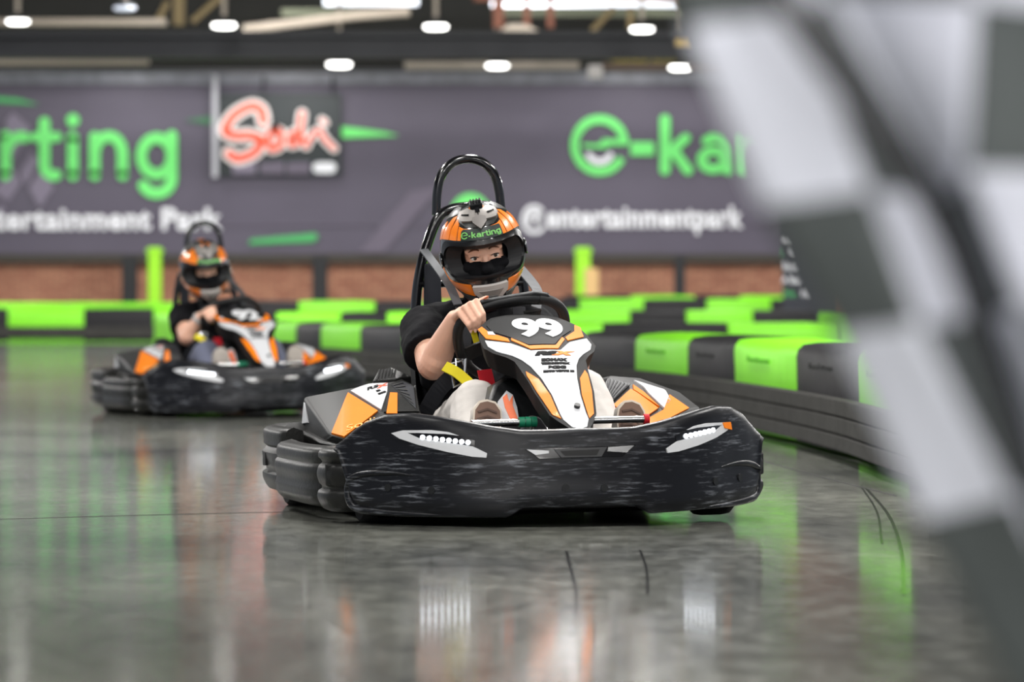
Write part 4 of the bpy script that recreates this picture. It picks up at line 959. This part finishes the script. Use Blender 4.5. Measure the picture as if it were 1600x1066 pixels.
def build_driver(label, loc, yaw, roll, P):
    D_ = thing('person', label, 'person', loc, (0, rad(-roll), rad(yaw)), None)
    HC = V3(P['head']); hr = Euler(tuple(rad(a) for a in P['hrot'])).to_matrix()
    hp = lambda x, y, z: HC+hr @ V3((x, y, z-.014))
    b = MB()
    def C(p, r, q, s): b.add(*caps(p, r, q, s))
    # trunk, neck, head
    C((0, 1.28, .22), .115, (0, 1.33, .38), .105); C((0, 1.33, .38), .105, (0, 1.33, .54), .115); C((-.12, 1.33, .60), .06, (.12, 1.33, .60), .06)
    C((0, 1.32, .60), .055, hp(0, .03, -.08), .052)
    b.add(*ell(hp(0, -.0, .02), (.074, .092, .105), hr)); C(hp(0, -.045, -.045), .05, hp(0, -.06, -.07), .035)
    C(hp(0, -.090, .012), .009, hp(0, -.108, -.022), .013)                       # nose
    for s in (-1, 1):
        C(hp(s*.012, -.083, .036), .009, hp(s*.05, -.068, .034), .010)            # brow
        C(hp(s*.018, -.086, -.016), .012, hp(s*.052, -.066, -.012), .016)         # cheek
        C(hp(s*.018, -.0875, .0205), .0050, hp(s*.046, -.0765, .0190), .0055)        # upper lid
        C(hp(s*.018, -.0868, .0035), .0045, hp(s*.045, -.0765, .0055), .005)        # lower lid
    # arms and hands
    for s in (-1, 1):
        sh = V3((s*.165, 1.33, .60)); el = V3(P['elbow'] if s < 0 else P['elbow2']); 
        mx = (lambda p: V3(p)+V3(P['hoff'])) if s < 0 else (lambda p: V3((.04-p[0], p[1], p[2]))+V3(P['hoff2']))
        wr = mx((-.152, .955, .625))
        C(sh, .055, sh.lerp(el, .3), .053)
        ap = catmull([sh, sh.lerp(el, .5), el, el.lerp(wr, .3), el.lerp(wr, .65), wr], 6); ar = np.interp(np.linspace(0, 5, len(ap)), [0, 1, 2, 3, 4, 5], [.055, .050, .0475, .0455, .036, .027])
        b.add(*tube(ap, [float(x) for x in ar], 24)); C(wr, .027, wr.lerp(el, .05), .027)
        kn = [mx(p) for p in ((-.099, .885, .677), (-.118, .882, .670), (-.136, .885, .659), (-.152, .892, .643))]
        pi_ = [mx(p) for p in ((-.087, .848, .639), (-.102, .842, .629), (-.118, .844, .617), (-.133, .853, .606))]
        ti = [mx(p) for p in ((-.083, .866, .601), (-.099, .861, .594), (-.111, .861, .592), (-.124, .866, .591))]
        for i in range(4):
            C(wr+(kn[i]-wr)*.12, .0185, kn[i], .0102); C(kn[i], .0096, pi_[i], .0082); m_ = pi_[i].lerp(ti[i], .5)+V3((0, -.004, 0)); C(pi_[i], .0082, m_, .0075); C(m_, .0075, ti[i], .0058)
        for i in range(3):
            for q_ in (.02, .18, .34, .5, .66): C(kn[i].lerp(wr, q_)+V3((.002, .004, -.002)), .0100+.010*q_, kn[i+1].lerp(wr, q_)+V3((.002, .004, -.002)), .0100+.010*q_)
            for q_ in (.25, .5, .75, 1): C(kn[i].lerp(pi_[i], q_)+V3((.001, .003, 0)), .0072, kn[i+1].lerp(pi_[i+1], q_)+V3((.001, .003, 0)), .0072)
            for q_ in (.3, .6): C(pi_[i].lerp(ti[i], q_)+V3((0, .002, 0)), .0058, pi_[i+1].lerp(ti[i+1], q_)+V3((0, .002, 0)), .0058)
        C(kn[0].lerp(wr, .25), .0125, kn[3].lerp(wr, .3), .0125); C(kn[1].lerp(wr, .5)+V3((0, .006, -.004)), .02, kn[2].lerp(wr, .5)+V3((0, .006, -.004)), .02)
        th = [mx(p) for p in ((-.130, .948, .636), (-.100, .918, .661), (-.083, .898, .677), (-.068, .886, .687))]
        C(th[0], .019, th[1], .0145); C(th[1], .0125, th[2], .0105); C(th[2], .0105, th[3], .0075)
        if s < 0: th1 = th[2:]; tips = ti
    # legs
    for s, kn_, an in ((-1, P['knee'], P['ankle']), (1, P['knee2'], P['ankle2'])):
        C((s*.10, 1.24, .22), .09, kn_, .058); C(kn_, .055, an, .04); C(an, .04, V3(an)+V3((0, -.05, .08)), .03)
    me = fuse(b, .0028 if not P.get('far') else .007, 2 if not P.get('far') else 3)
    link('body', me, M_SKIN, D_, ang=180)
    ftree = BVHTree.FromPolygons([v.co.copy() for v in me.vertices], [tuple(p.vertices) for p in me.polygons])
    # nails
    if not P.get('far'):
        mn = mat('coral nail', (232, 128, 88), .3)
        d = (th1[1]-th1[0]).normalized(); MB().add(*ell(th1[1]-d*.003+V3((0, -.0062, .002)), (.0062, .0035, .010), d.to_track_quat('Z', 'Y').to_matrix(), 12)).build('thumb_nail', mn, D_)
        mp = mat('pale nail', (240, 190, 170), .3)
        for t in tips: MB().add(*ell(t+V3((0, -.0058, -.002)), (.0048, .0025, .0085), seg=10)).build('finger_nail', mp, D_)
    # eyes and brows
    for s in (-1, 1):
        c = hp(s*.032, -.0742, .012)
        e = MB().add(*ell((0, 0, 0), (.0125, .0125, .0125), seg=18)).build('eye', mat('eye white', (232, 226, 222), .15), D_); e.location = c
        g = (hr @ V3((P['gaze'], -1, .0))).normalized()
        q = g.to_track_quat('Z', 'Y').to_matrix()
        MB().add(*ell(g*.0098, (.0062, .0062, .0034), q, 16)).build('iris', mat('iris hazel', (92, 74, 58), .1), e)
        MB().add(*ell(g*.0116, (.0029, .0029, .0022), q, 12)).build('pupil', MATS['deep black'], e)
        def onf(x, z, e=.0):
            h = ftree.ray_cast(hp(x, -.25, z), hr @ V3((0, 1, 0)))
            return (h[0] if h[0] is not None else hp(x, -.09, z))-hr @ V3((0, e, 0))
        MB().add(*tube([onf(s*(.015+.0085*k), .0365+(.0045*math.sin(PI*(k/4)**.8))-.0035*(k/4)**2) for k in range(5)], [.0024, .0034, .0034, .0028, .0012], 8)).build('eyebrow', mat('brow brown', (122, 76, 54), .8), D_)
        MB().add(*tube([onf(s*(.019+.0064*k), .0140+.0040*math.sin(PI*(k+.6)/5.2), .0004) for k in range(5)], [.0009, .0016, .0019, .0021, .0018], 6)).build('eyelash', M_BLK, D_)
    # balaclava: the head below the eyes, the back of the head and the neck
    k = MB(); g = .006
    k.add(*ell(hp(0, .0, .02), (.074+g, .092+g, .105+g), hr)); k.add(*caps(hp(0, -.045, -.045), .05+g, hp(0, -.06, -.07), .035+g)); k.add(*caps((0, 1.32, .60), .055+g, hp(0, .03, -.08), .052+g))
    k.add(*caps(hp(0, -.094, -.004), .012+g, hp(0, -.108, -.022), .015+g))
    k.add(*ell(hp(0, -.052, -.040), (.066, .062, .048), hr))
    for s in (-1, 1): k.add(*caps(hp(s*.018, -.086, -.020), .012+g, hp(s*.052, -.066, -.018), .016+g))
    me = fuse(k, .0032 if not P.get('far') else .005, 3); bm = bmesh.new(); bm.from_mesh(me); inv = hr.transposed()
    z0, z1, xw = P.get('slit', .003), .062, .060
    for co, no in (((0, 0, z0), (0, 0, 1)), ((0, 0, z1), (0, 0, 1)), ((xw, 0, 0), (1, 0, 0)), ((-xw, 0, 0), (1, 0, 0))):
        bmesh.ops.bisect_plane(bm, geom=list(bm.verts)+list(bm.edges)+list(bm.faces), plane_co=hp(*co), plane_no=hr @ V3(no), dist=1e-5)
    dead = []
    for q_ in bm.faces:
        q = inv @ (q_.calc_center_median()-HC)+V3((0, 0, .014))
        if q.y < -.02 and z0 < q.z < z1 and abs(q.x) < xw: dead.append(q_)
    bmesh.ops.delete(bm, geom=dead, context='FACES'); bm.to_mesh(me); bm.free()
    link('balaclava', me, M_BLKFAB, D_, ang=180)
    # shirt
    t = MB()
    t.add(*caps((0, 1.28, .24), .135, (0, 1.33, .40), .13)); t.add(*caps((0, 1.33, .40), .13, (0, 1.32, .55), .128)); t.add(*caps((-.125, 1.33, .60), .078, (.125, 1.33, .60), .078)); t.add(*caps((-.06, 1.32, .62), .07, (.06, 1.32, .62), .07))
    t.add(*caps((-.12, 1.28, .25), .07, (-.10, 1.30, .5), .085)); t.add(*caps((.12, 1.28, .25), .07, (.10, 1.30, .5), .085))
    for s in (-1, 1):
        sh = V3((s*.168, 1.33, .60)); el = V3(P['elbow'] if s < 0 else P['elbow2']); q = sh.lerp(el, P['sleeve'])
        t.add(*tube([sh, sh.lerp(el, .25), sh.lerp(el, .5)+V3((s*.006, 0, -.006)), q+V3((s*.004, 0, -.012))], [.078, .076, .078, .076], 20))
        t.add(*caps(sh.lerp(el, .2)+V3((-s*.03, .02, -.05)), .065, sh.lerp(el, .6)+V3((-s*.03, .05, -.09)), .05))
    link('shirt', fuse(t, .006, 3, .012, .07), M_BLKFAB, D_, ang=180)
    # trousers
    t = MB(); mt = mat('white denim', (222, 216, 210), .85, bump=.06, bscale=160) if not P.get('far') else mat('blue grey denim', (104, 108, 128), .85, bump=.06, bscale=160)
    t.add(*caps((-.07, 1.26, .22), .14, (.07, 1.26, .22), .14))
    for s, kn_, an in ((-1, P['knee'], P['ankle']), (1, P['knee2'], P['ankle2'])):
        t.add(*caps((s*.10, 1.22, .23), .118, V3(kn_), .082)); t.add(*caps(kn_, .082, V3(kn_).lerp(V3(an), .9), .066))
    link('trousers', fuse(t, .006, 4, .016, .09), mt, D_, ang=180)
    # shoes: sole turned to the viewer, resting upright against the pedal
    for s, c, tilt in ((-1, P['foot'], P['ftilt']), (1, P['foot2'], P['ftilt2'])):
        c = V3(c); rz = Euler((rad(-14), rad(tilt), 0)).to_matrix()
        prof = [(0, -.135), (.028, -.128), (.034, -.09), (.030, -.03), (.036, .03), (.046, .08), (.043, .112), (.026, .134), (0, .140)]
        out = [(x, z) for x, z in prof]+[(-x*.92, z) for x, z in reversed(prof[1:-1])]
        f = lambda a, b_, h=0: c+rz @ V3((a, -h, b_))
        up = MB()
        rings = []
        for q, sc in ((.0, 1.0), (.03, 1.03), (.055, .95), (.085, .72), (.10, .4)):
            rings.append([c+rz @ V3((x*sc, q, z*(sc if q > .05 else 1)-(.03 if q > .05 else 0))) for x, z in out])
        so_ = up.add(*loft(rings)).build('shoe', mat('pale canvas', (222, 214, 204), .8) if not P.get('far') else mat('grey canvas', (176, 168, 160), .8), D_)
        sm = mat('brown rubber sole', (128, 100, 86), .7) if not P.get('far') else mat('grey rubber sole', (168, 160, 152), .7)
        put('sole_rim', poly2(out), f, mat('cream foxing', (226, 214, 198), .6) if not P.get('far') else sm, so_, off=.008, thick=.012)
        put('sole', poly2([(x*.89, z*.95) for x, z in out]), f, sm, so_, off=.012, thick=.006)
        tr = ([], [])
        for kx in range(9):
            z = .105-.022*kx; wd = np.interp(z, [-.12, -.09, -.03, .03, .08, .11, .13], [.012, .026, .022, .028, .036, .031, .015])
            tr = join2(tr, ribbon2([(-wd*.9, z-.006), (0, z+.004), (wd*.9, z-.006)], .006, caps=False))
        tr = join2(tr, ribbon2(arc2(0, .06, .026, 0, 360, 20)[:-1], .005, True))
        put('tread', tr, f, mat('dark brown tread', (96, 74, 64), .7) if not P.get('far') else sm, so_, off=.0155, thick=.005)
    hm = build_helmet(D_, HC, tuple(rad(a) for a in P['hrot']), P.get('far', False)); hm.scale = (P.get('hscale', 1),)*3
    if P.get('far'):
        wr = V3((-.152, .955, .625))+V3(P['hoff']); el = V3(P['elbow']); d = (wr-el).normalized(); p = el.lerp(wr, .88)
        MB().add(*tube([p-d*.012, p+d*.012], .036, 18)).build('wrist_watch', mat('pale strap', (190, 190, 190), .5), D_)
    return D_
P1 = dict(head=(-.004, 1.2, .838), hrot=(14, -9, -10), elbow=(-.195, 1.07, .485), elbow2=(.25, 1.08, .47), hoff=(0, -.016, .003), hoff2=(.018, 0, -.075), sleeve=.62, gaze=.16,
          knee=(-.105, .86, .362), ankle=(-.185, .57, .17), knee2=(.205, .80, .395), ankle2=(.255, .58, .18), foot=(-.165, .47, .255), ftilt=4, foot2=(.262, .47, .245), ftilt2=10)
P2 = dict(head=(-.075, 1.14, .868), hrot=(19, -5, -2), hscale=1.07, elbow=(-.205, 1.05, .475), elbow2=(.25, 1.08, .47), hoff=(-.0, -.016, -.03), hoff2=(.018, 0, -.075), sleeve=.55, gaze=.1, far=True,
          knee=(-.15, .82, .38), ankle=(-.175, .57, .17), knee2=(.205, .80, .395), ankle2=(.255, .58, .18), foot=(-.165, .45, .285), ftilt=4, foot2=(.262, .45, .285), ftilt2=6)
build_driver('person in orange graphite helmet, black T-shirt and white trousers steering kart 99', K1L, K1Y, K1R, P1)
build_driver('person in orange helmet, black T-shirt and grey-blue jeans steering far kart 92', K2L, K2Y, K2R, P2)

# ------------------------------------------------------------------ chequered flag close to the camera
FD = 2.8
cols = [[(930, -300), (1072, 42), (1190, 322), (1308, 522), (1440, 812), (1600, 1120)],
        [(1090, -330), (1258, 18), (1360, 300), (1435, 505), (1580, 778), (1740, 1080)],
        [(1125, -330), (1290, -10), (1480, 310), (1530, 500), (1620, 740), (1790, 1040)],
        [(1370, -320), (1530, 0), (1512, 265), (1595, 480), (1690, 730), (1850, 1020)],
        [(1560, -330), (1690, 20), (1720, 270), (1830, 490), (1960, 740), (2080, 1030)]]
dep = [[0, 0, .02, .03, .04, .05], [.0, .0, -.02, -.02, .0, .02], [.14, .14, .12, .10, .10, .1], [.04, .04, .02, .04, .05, .06], [.02, 0, 0, .02, .04, .06]]
isw = lambda i, j: (i+j) % 2 == 1
M_FW = mat('white flag cloth', (222, 224, 236), .85); M_FB = mat('black flag cloth', (78, 83, 83), .8)  # black squares coloured mid grey, with the sheen of light included
fg = thing('chequered_flag', 'large blurred black and white chequered flag close up at right', 'flag', P2W(1400, 500, FD))
G = {}
n = 6
vs, fw, fbk = [], [], []
def pt(i, j): x, y = cols[i][j]; return P2W(x, y, FD+dep[i][j])
def idx(a, c):
    if (a, c) not in G:
        i, s = min(a//n, 3), 0; s = (a-i*n)/n; j = min(c//n, 4); t = (c-j*n)/n
        p = (pt(i, j)*(1-s)+pt(i+1, j)*s)*(1-t)+(pt(i, j+1)*(1-s)+pt(i+1, j+1)*s)*t
        p = p+V3((0, .012*noise.noise(p*9), 0))-fg.location
        G[(a, c)] = len(vs); vs.append(p)
    return G[(a, c)]
for a in range(4*n):
    for c in range(5*n):
        q = (idx(a, c), idx(a+1, c), idx(a+1, c+1), idx(a, c+1)); (fw if isw(a//n, c//n) else fbk).append(q)
me = bpy.data.meshes.new('mesh'); me.from_pydata(vs, [], fw+fbk); me.materials.append(M_FW); me.materials.append(M_FB)
me.polygons.foreach_set('material_index', [0]*len(fw)+[1]*len(fbk)); me.update()
cl = link('cloth', me, None, fg, ang=180); so = cl.modifiers.new('s', 'SOLIDIFY'); so.thickness = .0012
MB().add(*tube(catmull([P2W(x, y, FD-.04)-fg.location for x, y in ((1165, -80), (1250, 35), (1335, 150), (1465, 330), (1530, 490), (1585, 660), (1660, 880))], 6), .0105, 12)).build('dark_fold_tube', M_GLOSSBLK, fg)  # bent black tube added along the fold to darken it
